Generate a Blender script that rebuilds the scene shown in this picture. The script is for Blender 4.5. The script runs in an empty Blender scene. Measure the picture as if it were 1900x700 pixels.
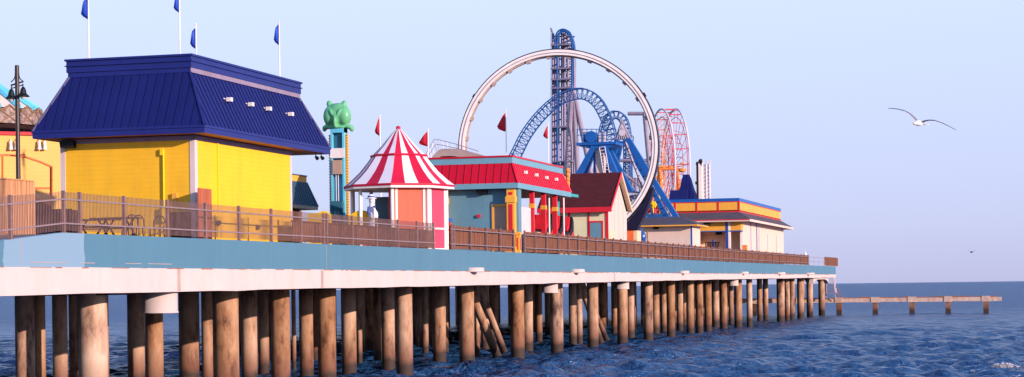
import bpy, bmesh, math, random
import numpy as np
from mathutils import Vector, Matrix
random.seed(7)
R = math.radians
# ------------------------------------------------------------------ camera
# world: +Y runs out to sea along the pier, X = 0 is the pier's front face, z = 0 the water
F = 3600.; CX = 950.; HY = 533.5; ROLL = .0125; YAW = math.atan(1015/3600.); D = 27.7; H = 4.1
cy_, sy_ = math.cos(YAW), math.sin(YAW)
scene = bpy.context.scene
col = scene.collection
cam = bpy.data.cameras.new('camera'); camo = bpy.data.objects.new('camera', cam); col.objects.link(camo)
right = Vector((cy_, sy_, 0)); up = Vector((0, 0, 1)); fwd = Vector((-sy_, cy_, 0))
eu = right*math.cos(ROLL) - up*math.sin(ROLL); ev = right*math.sin(ROLL) + up*math.cos(ROLL)
camo.matrix_world = Matrix.Translation((D, 0, H)) @ Matrix((eu, ev, -fwd)).transposed().to_4x4()
cam.sensor_width = 36; cam.lens = 36*F/1900
cam.shift_x = 0; cam.shift_y = (HY-350)/1900
cam.clip_start = .5; cam.clip_end = 60000
scene.camera = camo
scene.render.resolution_x = 1024; scene.render.resolution_y = 377
# ------------------------------------------------------------------ light
EL = 13.5; AZ = 25.          # sun height; degrees from +X towards -Y
sunv = Vector((math.cos(R(EL))*math.cos(R(AZ)), -math.cos(R(EL))*math.sin(R(AZ)), math.sin(R(EL))))
sd = bpy.data.lights.new('sun', 'SUN'); sd.energy = 5.0; sd.angle = R(.5); sd.color = (1, .74, .62)
so = bpy.data.objects.new('sun', sd); col.objects.link(so)
so.rotation_euler = sunv.to_track_quat('Z', 'Y').to_euler()
w = bpy.data.worlds.new('World'); scene.world = w; w.use_nodes = True
nt = w.node_tree; N = nt.nodes; L = nt.links
bg = N['Background']; sky = N.new('ShaderNodeTexSky'); sky.sky_type = 'NISHITA'; sky.sun_disc = False
sky.sun_elevation = R(EL); sky.sun_rotation = math.atan2(sunv.x, sunv.y)
sky.air_density = 1.0; sky.dust_density = .6; sky.ozone_density = 2.0; sky.altitude = 0
geo = N.new('ShaderNodeNewGeometry'); sep = N.new('ShaderNodeSeparateXYZ'); L.new(geo.outputs['Incoming'], sep.inputs[0])
mr = N.new('ShaderNodeMapRange'); mr.inputs[1].default_value = 0.0; mr.inputs[2].default_value = -1.0
L.new(sep.outputs['Z'], mr.inputs[0])
rp = N.new('ShaderNodeValToRGB'); L.new(mr.outputs[0], rp.inputs[0])
rp.color_ramp.elements[0].color = (.38, .395, .62, 1)
rp.color_ramp.elements[1].color = (.10, .20, .50, 1)
for ps, cc in ((.035, (.43, .47, .71, 1)), (.15, (.525, .605, .87, 1)), (.32, (.33, .50, .84, 1)), (.6, (.17, .31, .66, 1))):
    e = rp.color_ramp.elements.new(ps); e.color = cc
sc = N.new('ShaderNodeVectorMath'); sc.operation = 'SCALE'; sc.inputs['Scale'].default_value = 10; L.new(rp.outputs[0], sc.inputs[0])
mx = N.new('ShaderNodeMix'); mx.data_type = 'RGBA'; mx.inputs['Factor'].default_value = .85
L.new(sky.outputs[0], mx.inputs['A']); L.new(sc.outputs[0], mx.inputs['B'])
L.new(mx.outputs['Result'], bg.inputs['Color']); bg.inputs['Strength'].default_value = .102
scene.view_settings.view_transform = 'Standard'; scene.view_settings.look = 'None'
scene.view_settings.gamma = 1; scene.view_settings.use_curve_mapping = False
scene.view_settings.exposure = 0.5
# ------------------------------------------------------------------ pixel -> place
def ray(px, py):
    u = (px-CX)/F; v = (HY-py)/F
    a = u*math.cos(ROLL)+v*math.sin(ROLL); b = -u*math.sin(ROLL)+v*math.cos(ROLL)
    return Vector((-sy_+a*cy_, cy_+a*sy_, b))
PXREF, PYREF = 950., 400.
def hit(px, py, x=None, y=None, z=None):
    px = px or PXREF; py = py or PYREF
    d = ray(px, py)
    t = (x-D)/d.x if x is not None else (y/d.y if y is not None else (z-H)/d.z)
    return Vector((D, 0, H)) + d*t
def dep(Y, X): return -sy_*(X-D)+cy_*Y
def top(Y): return 5.85 + .0021*(Y-51)        # top of the blue fascia = deck level
def mid(Y): return 4.84 + .0020*(Y-51)
def bot(Y): return 4.06 + (.0045 if Y < 120 else .0045)*(Y-51) - (0 if Y < 150 else .001*(Y-150))
# ------------------------------------------------------------------ mesh builder
class MB:
    def __init__(s): s.v = []; s.f = []; s.m = []
    def add(s, vs, fs, m=0):
        o = len(s.v); s.v += [tuple(v) for v in vs]; s.f += [tuple(i+o for i in f) for f in fs]; s.m += [m]*len(fs); return s
    def box(s, x0, x1, y0, y1, z0, z1, m=0):
        vs = [(x, y, z) for z in (z0, z1) for x, y in ((x0, y0), (x1, y0), (x1, y1), (x0, y1))]
        return s.add(vs, [(3, 2, 1, 0), (4, 5, 6, 7), (0, 1, 5, 4), (1, 2, 6, 5), (2, 3, 7, 6), (3, 0, 4, 7)], m)
    def bar(s, a, b, w, h, m=0, upv=(0, 0, 1)):
        a = Vector(a); b = Vector(b); d = (b-a).normalized(); u = Vector(upv)
        if abs(d.dot(u)) > .98: u = Vector((0, 1, 0))
        p = d.cross(u).normalized(); q = p.cross(d).normalized()
        vs = [e+p*i*w/2+q*j*h/2 for e in (a, b) for i, j in ((-1, -1), (1, -1), (1, 1), (-1, 1))]
        return s.add(vs, [(3, 2, 1, 0), (4, 5, 6, 7), (0, 1, 5, 4), (1, 2, 6, 5), (2, 3, 7, 6), (3, 0, 4, 7)], m)
    def tube(s, a, b, r, n=8, r2=None, m=0):
        return s.path([a, b], r, n, r2, m)
    def path(s, pts, r, n=6, r2=None, m=0, closed=False):
        pts = [Vector(p) for p in pts]; k = len(pts); rings = []
        pv = None
        for i, p in enumerate(pts):
            if closed: d = pts[(i+1) % k]-pts[i-1]
            else: d = pts[min(i+1, k-1)]-pts[max(i-1, 0)]
            d.normalize()
            if pv is None: pv = Vector((0, 0, 1)) if abs(d.z) < .9 else Vector((1, 0, 0))
            p1 = d.cross(pv).normalized(); q1 = p1.cross(d).normalized(); pv = q1
            rr = r if r2 is None else r+(r2-r)*i/(k-1)
            rings.append([p+(p1*math.cos(2*math.pi*j/n)+q1*math.sin(2*math.pi*j/n))*rr for j in range(n)])
        vs = [v for g in rings for v in g]; fs = []
        for i in range(k if closed else k-1):
            i2 = (i+1) % k
            for j in range(n): fs.append((i*n+j, i*n+(j+1) % n, i2*n+(j+1) % n, i2*n+j))
        if not closed: fs += [tuple(range(n))[::-1], tuple((k-1)*n+j for j in range(n))]
        return s.add(vs, fs, m)
    def lathe(s, c, prof, n=16, m=0, ang0=0):
        c = Vector(c); vs = []; fs = []
        for r, z in prof:
            for j in range(n):
                a = ang0+2*math.pi*j/n; vs.append(c+Vector((r*math.cos(a), r*math.sin(a), z)))
        for i in range(len(prof)-1):
            for j in range(n): fs.append((i*n+j, i*n+(j+1) % n, (i+1)*n+(j+1) % n, (i+1)*n+j))
        fs += [tuple(range(n))[::-1], tuple((len(prof)-1)*n+j for j in range(n))]
        return s.add(vs, fs, m)
    def ell(s, c, rx, ry, rz, n=16, k=10, m=0, M=None):
        c = Vector(c); vs = []; fs = []
        for i in range(k+1):
            t = math.pi*i/k
            for j in range(n):
                a = 2*math.pi*j/n; v = Vector((rx*math.sin(t)*math.cos(a), ry*math.sin(t)*math.sin(a), rz*math.cos(t)))
                vs.append(c+(M @ v if M else v))
        for i in range(k):
            for j in range(n): fs.append((i*n+j, (i+1)*n+j, (i+1)*n+(j+1) % n, i*n+(j+1) % n))
        return s.add(vs, fs, m)
    def prism(s, poly, off, m=0):            # closed outline pushed along off
        off = Vector(off); p = [Vector(q) for q in poly]; n = len(p)
        vs = p+[q+off for q in p]
        fs = [tuple(range(n)), tuple(range(2*n-1, n-1, -1))]+[(i, i+n, (i+1) % n+n, (i+1) % n) for i in range(n)]
        return s.add(vs, fs, m)
    def mesh(s, name, mats, base, smooth=False):
        me = bpy.data.meshes.new(name)
        b = Vector(base)
        me.from_pydata([tuple(Vector(v)-b) for v in s.v], [], s.f)
        if not isinstance(mats, (list, tuple)): mats = [mats]
        for m in mats: me.materials.append(M[m])
        me.polygons.foreach_set('material_index', s.m)
        bm = bmesh.new(); bm.from_mesh(me); bmesh.ops.remove_doubles(bm, verts=bm.verts, dist=1e-5) if smooth else None
        bmesh.ops.recalc_face_normals(bm, faces=bm.faces); bm.to_mesh(me); bm.free()
        if smooth: me.polygons.foreach_set('use_smooth', [True]*len(me.polygons))
        me.update(); return me
def rootof(o):
    while o.parent: o = o.parent
    return o
def part(name, mb, mats, parent, label=None, smooth=False):
    me = mb.mesh(name, mats, rootof(parent).location, smooth)
    o = bpy.data.objects.new(name, me); col.objects.link(o); o.parent = parent
    if label: o['label'] = label
    if smooth == 'auto': autosm(o)
    return o
def thing(name, label, cat, loc, group=None):
    o = bpy.data.objects.new(name, None); col.objects.link(o); o.location = loc; o.empty_display_size = .2
    o['label'] = label; o['category'] = cat
    if group: o['group'] = group
    return o
def single(name, mb, mats, label, cat, group=None, smooth=False, base=None):
    if base is None:
        a = np.array(mb.v); base = ((a[:, 0].min()+a[:, 0].max())/2, (a[:, 1].min()+a[:, 1].max())/2, a[:, 2].min())
    o = bpy.data.objects.new(name, mb.mesh(name, mats, base, smooth)); col.objects.link(o); o.location = base
    o['label'] = label; o['category'] = cat
    if group: o['group'] = group
    return o
def struct(name, mb, mats, smooth=False, parent=None):
    o = bpy.data.objects.new(name, mb.mesh(name, mats, (0, 0, 0), smooth)); col.objects.link(o)
    if parent: o.parent = parent
    else: o['kind'] = 'structure'
    return o
def copy_tree(o, parent=None):
    c = o.copy(); col.objects.link(c); c.parent = parent
    for ch in list(o.children): copy_tree(ch, c)
    return c
def voxel(o, size, sm=True):
    m = o.modifiers.new('remesh', 'REMESH'); m.mode = 'VOXEL'; m.voxel_size = size; m.use_smooth_shade = True
    m2 = o.modifiers.new('smooth', 'SMOOTH'); m2.iterations = 8; m2.factor = .6
def crom(pts, n=8):                           # Catmull-Rom through points
    p = [Vector(q) for q in pts]; p = [p[0]*2-p[1]]+p+[p[-1]*2-p[-2]]; out = []
    for i in range(1, len(p)-2):
        for k in range(n):
            t = k/n
            out.append(.5*((2*p[i])+(p[i+1]-p[i-1])*t+(2*p[i-1]-5*p[i]+4*p[i+1]-p[i+2])*t*t+(-p[i-1]+3*p[i]-3*p[i+1]+p[i+2])*t**3))
    out.append(p[-2]); return out
# ------------------------------------------------------------------ materials
M = {}
def mat(name, c, rough=.55, metal=0., var=.12, scale=1.2, bump=0., stretch=(1, 1, 1), kind=None, p=.15, c2=None, dirt=None, spec=.25):
    m = bpy.data.materials.new(name); m.use_nodes = True; M[name] = m
    n = m.node_tree.nodes; l = m.node_tree.links; b = n['Principled BSDF']
    b.inputs['Roughness'].default_value = rough; b.inputs['Metallic'].default_value = metal
    b.inputs['Specular IOR Level'].default_value = spec
    g = n.new('ShaderNodeNewGeometry'); mp = n.new('ShaderNodeMapping'); l.new(g.outputs['Position'], mp.inputs[0])
    mp.inputs['Scale'].default_value = stretch
    t = n.new('ShaderNodeTexNoise'); t.inputs['Scale'].default_value = scale; t.inputs['Detail'].default_value = 6; t.inputs['Roughness'].default_value = .65
    l.new(mp.outputs[0], t.inputs['Vector'])
    cr = n.new('ShaderNodeValToRGB'); l.new(t.outputs[0], cr.inputs[0])
    cr.color_ramp.elements[0].position = .3; cr.color_ramp.elements[1].position = .7
    c2 = c2 or tuple(min(1, x*(1+var*.6)) for x in c)
    cr.color_ramp.elements[0].color = (*[x*(1-var) for x in c], 1); cr.color_ramp.elements[1].color = (*c2, 1)
    out = cr.outputs[0]
    if dirt:                                     # dirty streaks running down
        dc, amt, dsc = dirt
        mp2 = n.new('ShaderNodeMapping'); l.new(g.outputs['Position'], mp2.inputs[0]); mp2.inputs['Scale'].default_value = (1, 1, .12)
        t2 = n.new('ShaderNodeTexNoise'); t2.inputs['Scale'].default_value = dsc; t2.inputs['Detail'].default_value = 8; t2.inputs['Roughness'].default_value = .7
        l.new(mp2.outputs[0], t2.inputs['Vector'])
        r2 = n.new('ShaderNodeMapRange'); r2.inputs[1].default_value = .5; r2.inputs[2].default_value = .75; r2.inputs[4].default_value = amt
        l.new(t2.outputs[0], r2.inputs[0])
        mm = n.new('ShaderNodeMix'); mm.data_type = 'RGBA'; l.new(r2.outputs[0], mm.inputs['Factor']); l.new(out, mm.inputs['A']); mm.inputs['B'].default_value = (*dc, 1)
        out = mm.outputs['Result']
    h = t.outputs[0]
    if kind == 'siding':
        wv = n.new('ShaderNodeTexWave'); wv.wave_type = 'BANDS'; wv.bands_direction = 'Z'; wv.wave_profile = 'SAW'
        wv.inputs['Scale'].default_value = .314159/p*1.0; l.new(g.outputs['Position'], wv.inputs['Vector'])
        h = wv.outputs['Fac']
        dk = n.new('ShaderNodeMapRange'); dk.inputs[1].default_value = .0; dk.inputs[2].default_value = .14; dk.inputs[3].default_value = .32; dk.inputs[4].default_value = 0
        l.new(h, dk.inputs[0]); mm = n.new('ShaderNodeMix'); mm.data_type = 'RGBA'; l.new(dk.outputs[0], mm.inputs['Factor']); l.new(out, mm.inputs['A'])
        mm.inputs['B'].default_value = (*[x*.55 for x in c], 1); out = mm.outputs['Result']
    if kind == 'shingle':
        sp = n.new('ShaderNodeSeparateXYZ'); l.new(g.outputs['Position'], sp.inputs[0])
        ad = n.new('ShaderNodeMath'); ad.operation = 'ADD'; l.new(sp.outputs['X'], ad.inputs[0]); l.new(sp.outputs['Y'], ad.inputs[1])
        cb = n.new('ShaderNodeCombineXYZ'); l.new(ad.outputs[0], cb.inputs['X']); l.new(sp.outputs['Z'], cb.inputs['Y'])
        br = n.new('ShaderNodeTexBrick'); br.inputs['Scale'].default_value = 1; br.inputs['Brick Width'].default_value = .35; br.inputs['Row Height'].default_value = p
        br.inputs['Mortar Size'].default_value = .012; l.new(cb.outputs[0], br.inputs['Vector'])
        br.inputs['Color1'].default_value = (*[x*.75 for x in c], 1); br.inputs['Color2'].default_value = (*[min(1, x*1.3) for x in c], 1); br.inputs['Mortar'].default_value = (*[x*.4 for x in c], 1)
        mm = n.new('ShaderNodeMix'); mm.data_type = 'RGBA'; mm.inputs['Factor'].default_value = .6; l.new(out, mm.inputs['A']); l.new(br.outputs[0], mm.inputs['B']); out = mm.outputs['Result']
    l.new(out, b.inputs['Base Color'])
    if bump:
        bp = n.new('ShaderNodeBump'); bp.inputs['Strength'].default_value = bump; bp.inputs['Distance'].default_value = .03
        l.new(h, bp.inputs['Height']); l.new(bp.outputs[0], b.inputs['Normal'])
    return m
mat('yellow siding', (.84, .485, .025), .6, bump=.5, kind='siding', p=.165, var=.06, dirt=((.45, .28, .05), .3, 1.5))
mat('pale yellow siding', (.72, .42, .12), .6, bump=.4, kind='siding', p=.165, var=.06)
mat('yellow paint', (.76, .37, .05), .5, var=.08, dirt=((.4, .22, .06), .3, 2))
mat('bright yellow', (.85, .55, .02), .45, var=.06)
mat('pale trim', (.62, .52, .54), .5, var=.06, dirt=((.4, .33, .32), .4, 2))
mat('white paint', (.80, .76, .74), .5, var=.06, dirt=((.45, .38, .35), .4, 2))
mat('cream wall', (.66, .52, .46), .65, var=.06, dirt=((.5, .38, .3), .35, 1.2))
mat('peach wall', (.78, .52, .36), .65, var=.07)
mat('pale green siding', (.66, .64, .42), .6, bump=.4, kind='siding', p=.2, var=.06)
mat('off white board', (.52, .49, .45), .6, var=.08, stretch=(6, 6, .2))
mat('navy metal', (.007, .011, .115), .5, var=.15, scale=.5, bump=0, dirt=((.012, .016, .12), .5, 1))
mat('navy trim', (.012, .020, .17), .4, var=.12)
mat('mauve trim', (.24, .20, .30), .6, var=.1, dirt=((.16, .10, .12), .6, 3))
mat('rust soffit', (.36, .13, .06), .6, var=.15)
mat('red metal', (.48, .004, .025), .35, var=.1, scale=.6)
mat('red paint', (.58, .018, .035), .45, var=.12)
mat('tent red', (.50, .008, .045), .5, var=.12, dirt=((.25, .01, .03), .4, 2))
mat('tent white', (.78, .74, .80), .5, var=.06, dirt=((.5, .42, .5), .3, 2))
mat('coral boards', (.74, .12, .07), .6, var=.14, stretch=(5, 5, .15), scale=2)
mat('pink boards', (.74, .06, .12), .6, var=.14, stretch=(5, 5, .15), scale=2)
mat('steel blue wall', (.11, .25, .34), .6, var=.08, dirt=((.07, .16, .22), .4, 1.2))
mat('steel blue trim', (.14, .32, .42), .5, var=.08)
mat('orange trim', (.85, .16, .05), .5, var=.1)
mat('maroon shingle', (.075, .010, .014), .85, var=.3, scale=6, kind='shingle', p=.09, bump=.3)
mat('grey shingle', (.085, .075, .10), .85, var=.3, scale=6, kind='shingle', p=.08, bump=.3)
mat('teal metal', (.035, .09, .14), .4, var=.15)
mat('tan trim', (.42, .34, .22), .6, var=.12)
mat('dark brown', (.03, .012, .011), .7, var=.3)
mat('tan door', (.42, .29, .22), .6, var=.1)
mat('black', (.006, .006, .008), .5, var=.2)
mat('dark metal', (.035, .025, .028), .4, var=.3)
mat('fence metal', (.21, .125, .12), .45, var=.25, scale=4, dirt=((.10, .05, .04), .5, 6))
mat('fence rail', (.23, .17, .19), .42, var=.15, scale=4)
mat('fence wood', (.16, .06, .038), .8, var=.55, scale=3, stretch=(7, 7, .35), bump=.3, c2=(.27, .115, .07))
mat('new wood', (.46, .21, .11), .75, var=.35, scale=2.5, stretch=(4, 4, .25), bump=.2, c2=(.60, .32, .17))
mat('redwood', (.38, .11, .055), .75, var=.35, scale=2.5, stretch=(5, 5, .25), bump=.2)
mat('pole white', (.80, .72, .70), .4, var=.05)
mat('flag blue', (.02, .08, .55), .6, var=.15)
mat('flag red', (.62, .012, .03), .6, var=.15)
mat('frog green', (.12, .42, .21), .3, var=.12)
mat('tower blue', (.12, .52, .72), .4, var=.1)
mat('deep teal', (.03, .14, .20), .45, var=.15)
mat('cobalt', (.010, .10, .38), .35, var=.12, scale=1)
mat('coaster blue', (.02, .10, .32), .35, var=.18, scale=1)
mat('steel', (.30, .26, .34), .4, metal=.2, var=.15)
mat('tower steel', (.22, .20, .31), .45, metal=.2, var=.2)
mat('ring white', (.78, .73, .72), .3, metal=.0, var=.12)
mat('ring dark', (.012, .010, .035), .35, var=.2)
mat('ring brown', (.40, .30, .28), .5, var=.2)
mat('wheel red', (.55, .07, .11), .45, var=.1)
mat('wheel orange', (.80, .25, .06), .5, var=.12)
mat('pale steel', (.60, .56, .62), .4, var=.1)
mat('teal paint', (.03, .33, .34), .45, var=.1)
mat('sign grey', (.42, .47, .58), .55, var=.12)
mat('sign navy', (.015, .02, .09), .5, var=.1)
mat('lamp glass', (.75, .72, .68), .25, var=.05)
mat('statue white', (.72, .70, .78), .35, var=.05)
mat('statue blue', (.03, .06, .30), .4, var=.1)
mat('aged concrete', (.58, .43, .36), .8, var=.3, scale=2, dirt=((.30, .13, .08), .8, 1.5))
mat('rusted steel', (.33, .13, .07), .8, var=.4, scale=3)
mat('white concrete', (.52, .46, .455), .75, var=.07, scale=.8, bump=.08, dirt=((.60, .40, .30), .55, 1.0))
mat('carousel gold', (.24, .15, .09), .5, var=.3, scale=4)
mat('carousel mural', (.16, .16, .20), .6, var=.8, scale=5, c2=(.46, .32, .28))
mat('deck boards', (.24, .17, .13), .85, var=.25)
mat('foam', (.42, .42, .47), .8, var=.05)
mat('gull white', (.78, .74, .72), .7, var=.05)
mat('gull grey', (.14, .13, .17), .7, var=.1)
mat('gull black', (.02, .02, .03), .7)
mat('bill orange', (.8, .3, .08), .5)
def mat_fascia():
    m = mat('blue fascia', (.073, .185, .275), .55, var=.05, scale=.6, bump=.05, dirt=((.10, .225, .31), .5, .8))
    n = m.node_tree.nodes; l = m.node_tree.links; b = n['Principled BSDF']; src = b.inputs['Base Color'].links[0].from_socket
    g = n.new('ShaderNodeNewGeometry'); sp = n.new('ShaderNodeSeparateXYZ'); l.new(g.outputs['Position'], sp.inputs[0])
    # repainted lighter patch at the shore end, with a ragged edge
    no = n.new('ShaderNodeTexNoise'); no.inputs['Scale'].default_value = 2.5; l.new(g.outputs['Position'], no.inputs[0])
    a = n.new('ShaderNodeMath'); a.operation = 'MULTIPLY_ADD'; a.inputs[1].default_value = .25; l.new(no.outputs[0], a.inputs[0]); l.new(sp.outputs['Y'], a.inputs[2])
    lt = n.new('ShaderNodeMath'); lt.operation = 'LESS_THAN'; lt.inputs[1].default_value = 51.85; l.new(a.outputs[0], lt.inputs[0])
    gt = n.new('ShaderNodeMath'); gt.operation = 'GREATER_THAN'; gt.inputs[1].default_value = 47.3; l.new(a.outputs[0], gt.inputs[0])
    mu = n.new('ShaderNodeMath'); mu.operation = 'MULTIPLY'; l.new(lt.outputs[0], mu.inputs[0]); l.new(gt.outputs[0], mu.inputs[1])
    mm = n.new('ShaderNodeMix'); mm.data_type = 'RGBA'; l.new(mu.outputs[0], mm.inputs['Factor']); l.new(src, mm.inputs['A']); mm.inputs['B'].default_value = (.18, .30, .42, 1)
    l.new(mm.outputs['Result'], b.inputs['Base Color'])
mat_fascia()
def mat_pile():
    m = bpy.data.materials.new('pile concrete'); M['pile concrete'] = m; m.use_nodes = True
    n = m.node_tree.nodes; l = m.node_tree.links; b = n['Principled BSDF']; b.inputs['Roughness'].default_value = .8
    g = n.new('ShaderNodeNewGeometry'); mp = n.new('ShaderNodeMapping'); mp.inputs['Scale'].default_value = (1, 1, .35); l.new(g.outputs['Position'], mp.inputs[0])
    t = n.new('ShaderNodeTexNoise'); t.inputs['Scale'].default_value = 1.15; t.inputs['Detail'].default_value = 9; t.inputs['Roughness'].default_value = .7; l.new(mp.outputs[0], t.inputs[0])
    cr = n.new('ShaderNodeValToRGB'); l.new(t.outputs[0], cr.inputs[0]); e = cr.color_ramp.elements
    e[0].position = .37; e[0].color = (.085, .034, .02, 1); e[1].position = .62; e[1].color = (.48, .31, .20, 1)
    x = e.new(.46); x.color = (.31, .16, .085, 1)
    oi = n.new('ShaderNodeObjectInfo'); hs = n.new('ShaderNodeHueSaturation'); l.new(cr.outputs[0], hs.inputs['Color'])
    v = n.new('ShaderNodeMapRange'); v.inputs[3].default_value = .75; v.inputs[4].default_value = 1.2; l.new(oi.outputs['Random'], v.inputs[0]); l.new(v.outputs[0], hs.inputs['Value'])
    v2 = n.new('ShaderNodeMapRange'); v2.inputs[3].default_value = 1.15; v2.inputs[4].default_value = .75; l.new(oi.outputs['Random'], v2.inputs[0]); l.new(v2.outputs[0], hs.inputs['Saturation'])
    sp = n.new('ShaderNodeSeparateXYZ'); l.new(g.outputs['Position'], sp.inputs[0])
    # weed and barnacle band above the water
    ad = n.new('ShaderNodeMath'); ad.operation = 'MULTIPLY_ADD'; ad.inputs[1].default_value = -1.1; l.new(t.outputs[0], ad.inputs[0]); l.new(sp.outputs['Z'], ad.inputs[2])
    wr = n.new('ShaderNodeMapRange'); wr.inputs[1].default_value = 0; wr.inputs[2].default_value = .3; wr.inputs[3].default_value = 1; wr.inputs[4].default_value = 0; l.new(ad.outputs[0], wr.inputs[0])
    mm = n.new('ShaderNodeMix'); mm.data_type = 'RGBA'; l.new(wr.outputs[0], mm.inputs['Factor']); l.new(hs.outputs[0], mm.inputs['A']); mm.inputs['B'].default_value = (.035, .02, .016, 1)
    wr2 = n.new('ShaderNodeMapRange'); wr2.inputs[1].default_value = .3; wr2.inputs[2].default_value = 1.4; wr2.inputs[3].default_value = .75; wr2.inputs[4].default_value = 0; l.new(ad.outputs[0], wr2.inputs[0])
    m0 = n.new('ShaderNodeMix'); m0.data_type = 'RGBA'; l.new(wr2.outputs[0], m0.inputs['Factor']); l.new(hs.outputs[0], m0.inputs['A']); m0.inputs['B'].default_value = (.11, .036, .022, 1); l.new(m0.outputs['Result'], mm.inputs['A'])
    l.new(mm.outputs['Result'], b.inputs['Base Color'])
    bp = n.new('ShaderNodeBump'); bp.inputs['Strength'].default_value = .5; bp.inputs['Distance'].default_value = .04; l.new(t.outputs[0], bp.inputs['Height']); l.new(bp.outputs[0], b.inputs['Normal'])
mat_pile()
def mat_water():
    m = bpy.data.materials.new('sea water'); M['sea water'] = m; m.use_nodes = True
    n = m.node_tree.nodes; l = m.node_tree.links; b = n['Principled BSDF']
    b.inputs['Base Color'].default_value = (.014, .062, .175, 1); b.inputs['Roughness'].default_value = .2; b.inputs['Specular IOR Level'].default_value = .5; b.inputs['IOR'].default_value = 1.333
    g = n.new('ShaderNodeNewGeometry'); mp = n.new('ShaderNodeMapping'); mp.inputs['Rotation'].default_value = (0, 0, R(-20)); mp.inputs['Scale'].default_value = (.6, 1, 1); l.new(g.outputs['Position'], mp.inputs[0])
    t = n.new('ShaderNodeTexNoise'); t.inputs['Scale'].default_value = 2.2; t.inputs['Detail'].default_value = 5; l.new(mp.outputs[0], t.inputs[0])
    t2 = n.new('ShaderNodeTexNoise'); t2.inputs['Scale'].default_value = .45; t2.inputs['Detail'].default_value = 6; t2.inputs['Roughness'].default_value = .6; l.new(mp.outputs[0], t2.inputs[0])
    b1 = n.new('ShaderNodeBump'); b1.inputs['Strength'].default_value = 1; b1.inputs['Distance'].default_value = .14; l.new(t.outputs[0], b1.inputs['Height'])
    b2 = n.new('ShaderNodeBump'); b2.inputs['Strength'].default_value = 1; b2.inputs['Distance'].default_value = 2.2; l.new(t2.outputs[0], b2.inputs['Height']); l.new(b1.outputs[0], b2.inputs['Normal'])
    l.new(b2.outputs[0], b.inputs['Normal'])
    # unresolved chop: rougher where the wavelets get smaller than the mesh, measured from a fixed point
    vd = n.new('ShaderNodeVectorMath'); vd.operation = 'DISTANCE'; vd.inputs[1].default_value = (27.7, 0, 0); l.new(g.outputs['Position'], vd.inputs[0])
    rr = n.new('ShaderNodeMapRange'); rr.inputs[1].default_value = 90; rr.inputs[2].default_value = 330; rr.inputs[3].default_value = .16; rr.inputs[4].default_value = .36; l.new(vd.outputs['Value'], rr.inputs[0]); l.new(rr.outputs[0], b.inputs['Roughness'])
mat_water()
# ------------------------------------------------------------------ water
def water():
    ca = math.atan2(cy_, -sy_)
    dense = np.radians(np.linspace(-18, 18, 900)); coarse1 = np.radians(np.linspace(-180, -20, 60)); coarse2 = -coarse1[::-1]
    th = np.concatenate([coarse1, dense, coarse2])
    hf = H*F*1024/1900
    dpx = np.concatenate([np.geomspace(1500, 125, 16), np.arange(120, 2, -.17), np.geomspace(1.9, .1, 12)])
    r = hf/dpx; r = r[r < 45000]; r = np.concatenate([r, [55000]])
    Rg, T = np.meshgrid(r, th, indexing='ij')
    X = D+Rg*np.cos(ca+T*-1); Y = Rg*np.sin(ca+T*-1)
    sp = np.gradient(r)[:, None]*np.ones_like(T)
    edge = np.clip((math.radians(18)-np.abs(T))/.03, 0, 1)
    rng = np.random.RandomState(3); Z = np.zeros_like(X)
    for k in range(90):
        lam = 10**rng.uniform(-.12, .58) if k < 84 else rng.uniform(7, 14); a = math.radians(-62+rng.normal(0, 34))      # chop running in towards the shore
        amp = .0085*lam**.8*rng.uniform(.7, 1.6) if k < 84 else .025
        kx, ky = math.cos(a)*2*math.pi/lam, math.sin(a)*2*math.pi/lam
        ph = rng.uniform(0, 6.28); q = kx*X+ky*Y+ph
        att = np.clip((lam/sp-2)/4, 0, 1)
        s = np.sin(q); Z += amp*att*(s+.25*np.cos(2*q))
    Z *= edge
    for px, py, hl, A in ((1790, 684, 5.5, .30), (1180, 690, 3.2, .22), (1330, 697, 3.0, .2), (1560, 694, 4.0, .18), (1640, 640, 5, .14), (1745, 583, 9, .2), (700, 640, 3, .12), (60, 640, 4, .2)):
        q = hit(px, py, z=0); rx, ry = cy_, sy_; fx, fy = -sy_, cy_
        du = (X-q.x)*rx+(Y-q.y)*ry; dv = (X-q.x)*fx+(Y-q.y)*fy+.25*np.sin(du*.9)+.12*np.sin(du*2.3)
        Z += A*np.exp(-(du/hl)**4)*np.where(dv < 0, np.exp(-(dv/.55)**2), np.exp(-(dv/1.6)**2))
    X0 = X; nr, nc = X.shape
    co = np.stack([X0.ravel(), Y.ravel(), Z.ravel()], 1)
    i = np.arange(nr-1)[:, None]*nc; j = np.arange(nc)[None, :-1]
    a = (i+j); q = np.stack([a, a+1, a+1+nc, a+nc], -1).reshape(-1, 4)
    q = q[:, ::-1]
    inner = list(range(nc))
    me = bpy.data.meshes.new('water')
    nv = len(co); nf = len(q)
    me.vertices.add(nv); me.vertices.foreach_set('co', co.ravel())
    me.loops.add(nf*4); me.loops.foreach_set('vertex_index', q.ravel().astype(np.int32))
    me.polygons.add(nf); me.polygons.foreach_set('loop_start', np.arange(0, nf*4, 4)); me.polygons.foreach_set('loop_total', np.full(nf, 4))
    me.update(calc_edges=True); me.validate()
    me.polygons.foreach_set('use_smooth', np.ones(nf, bool)); me.materials.append(M['sea water'])
    if me.polygons[nf//2].normal.z < 0: me.flip_normals()
    o = bpy.data.objects.new('water', me); col.objects.link(o); o['kind'] = 'structure'
water()
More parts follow.
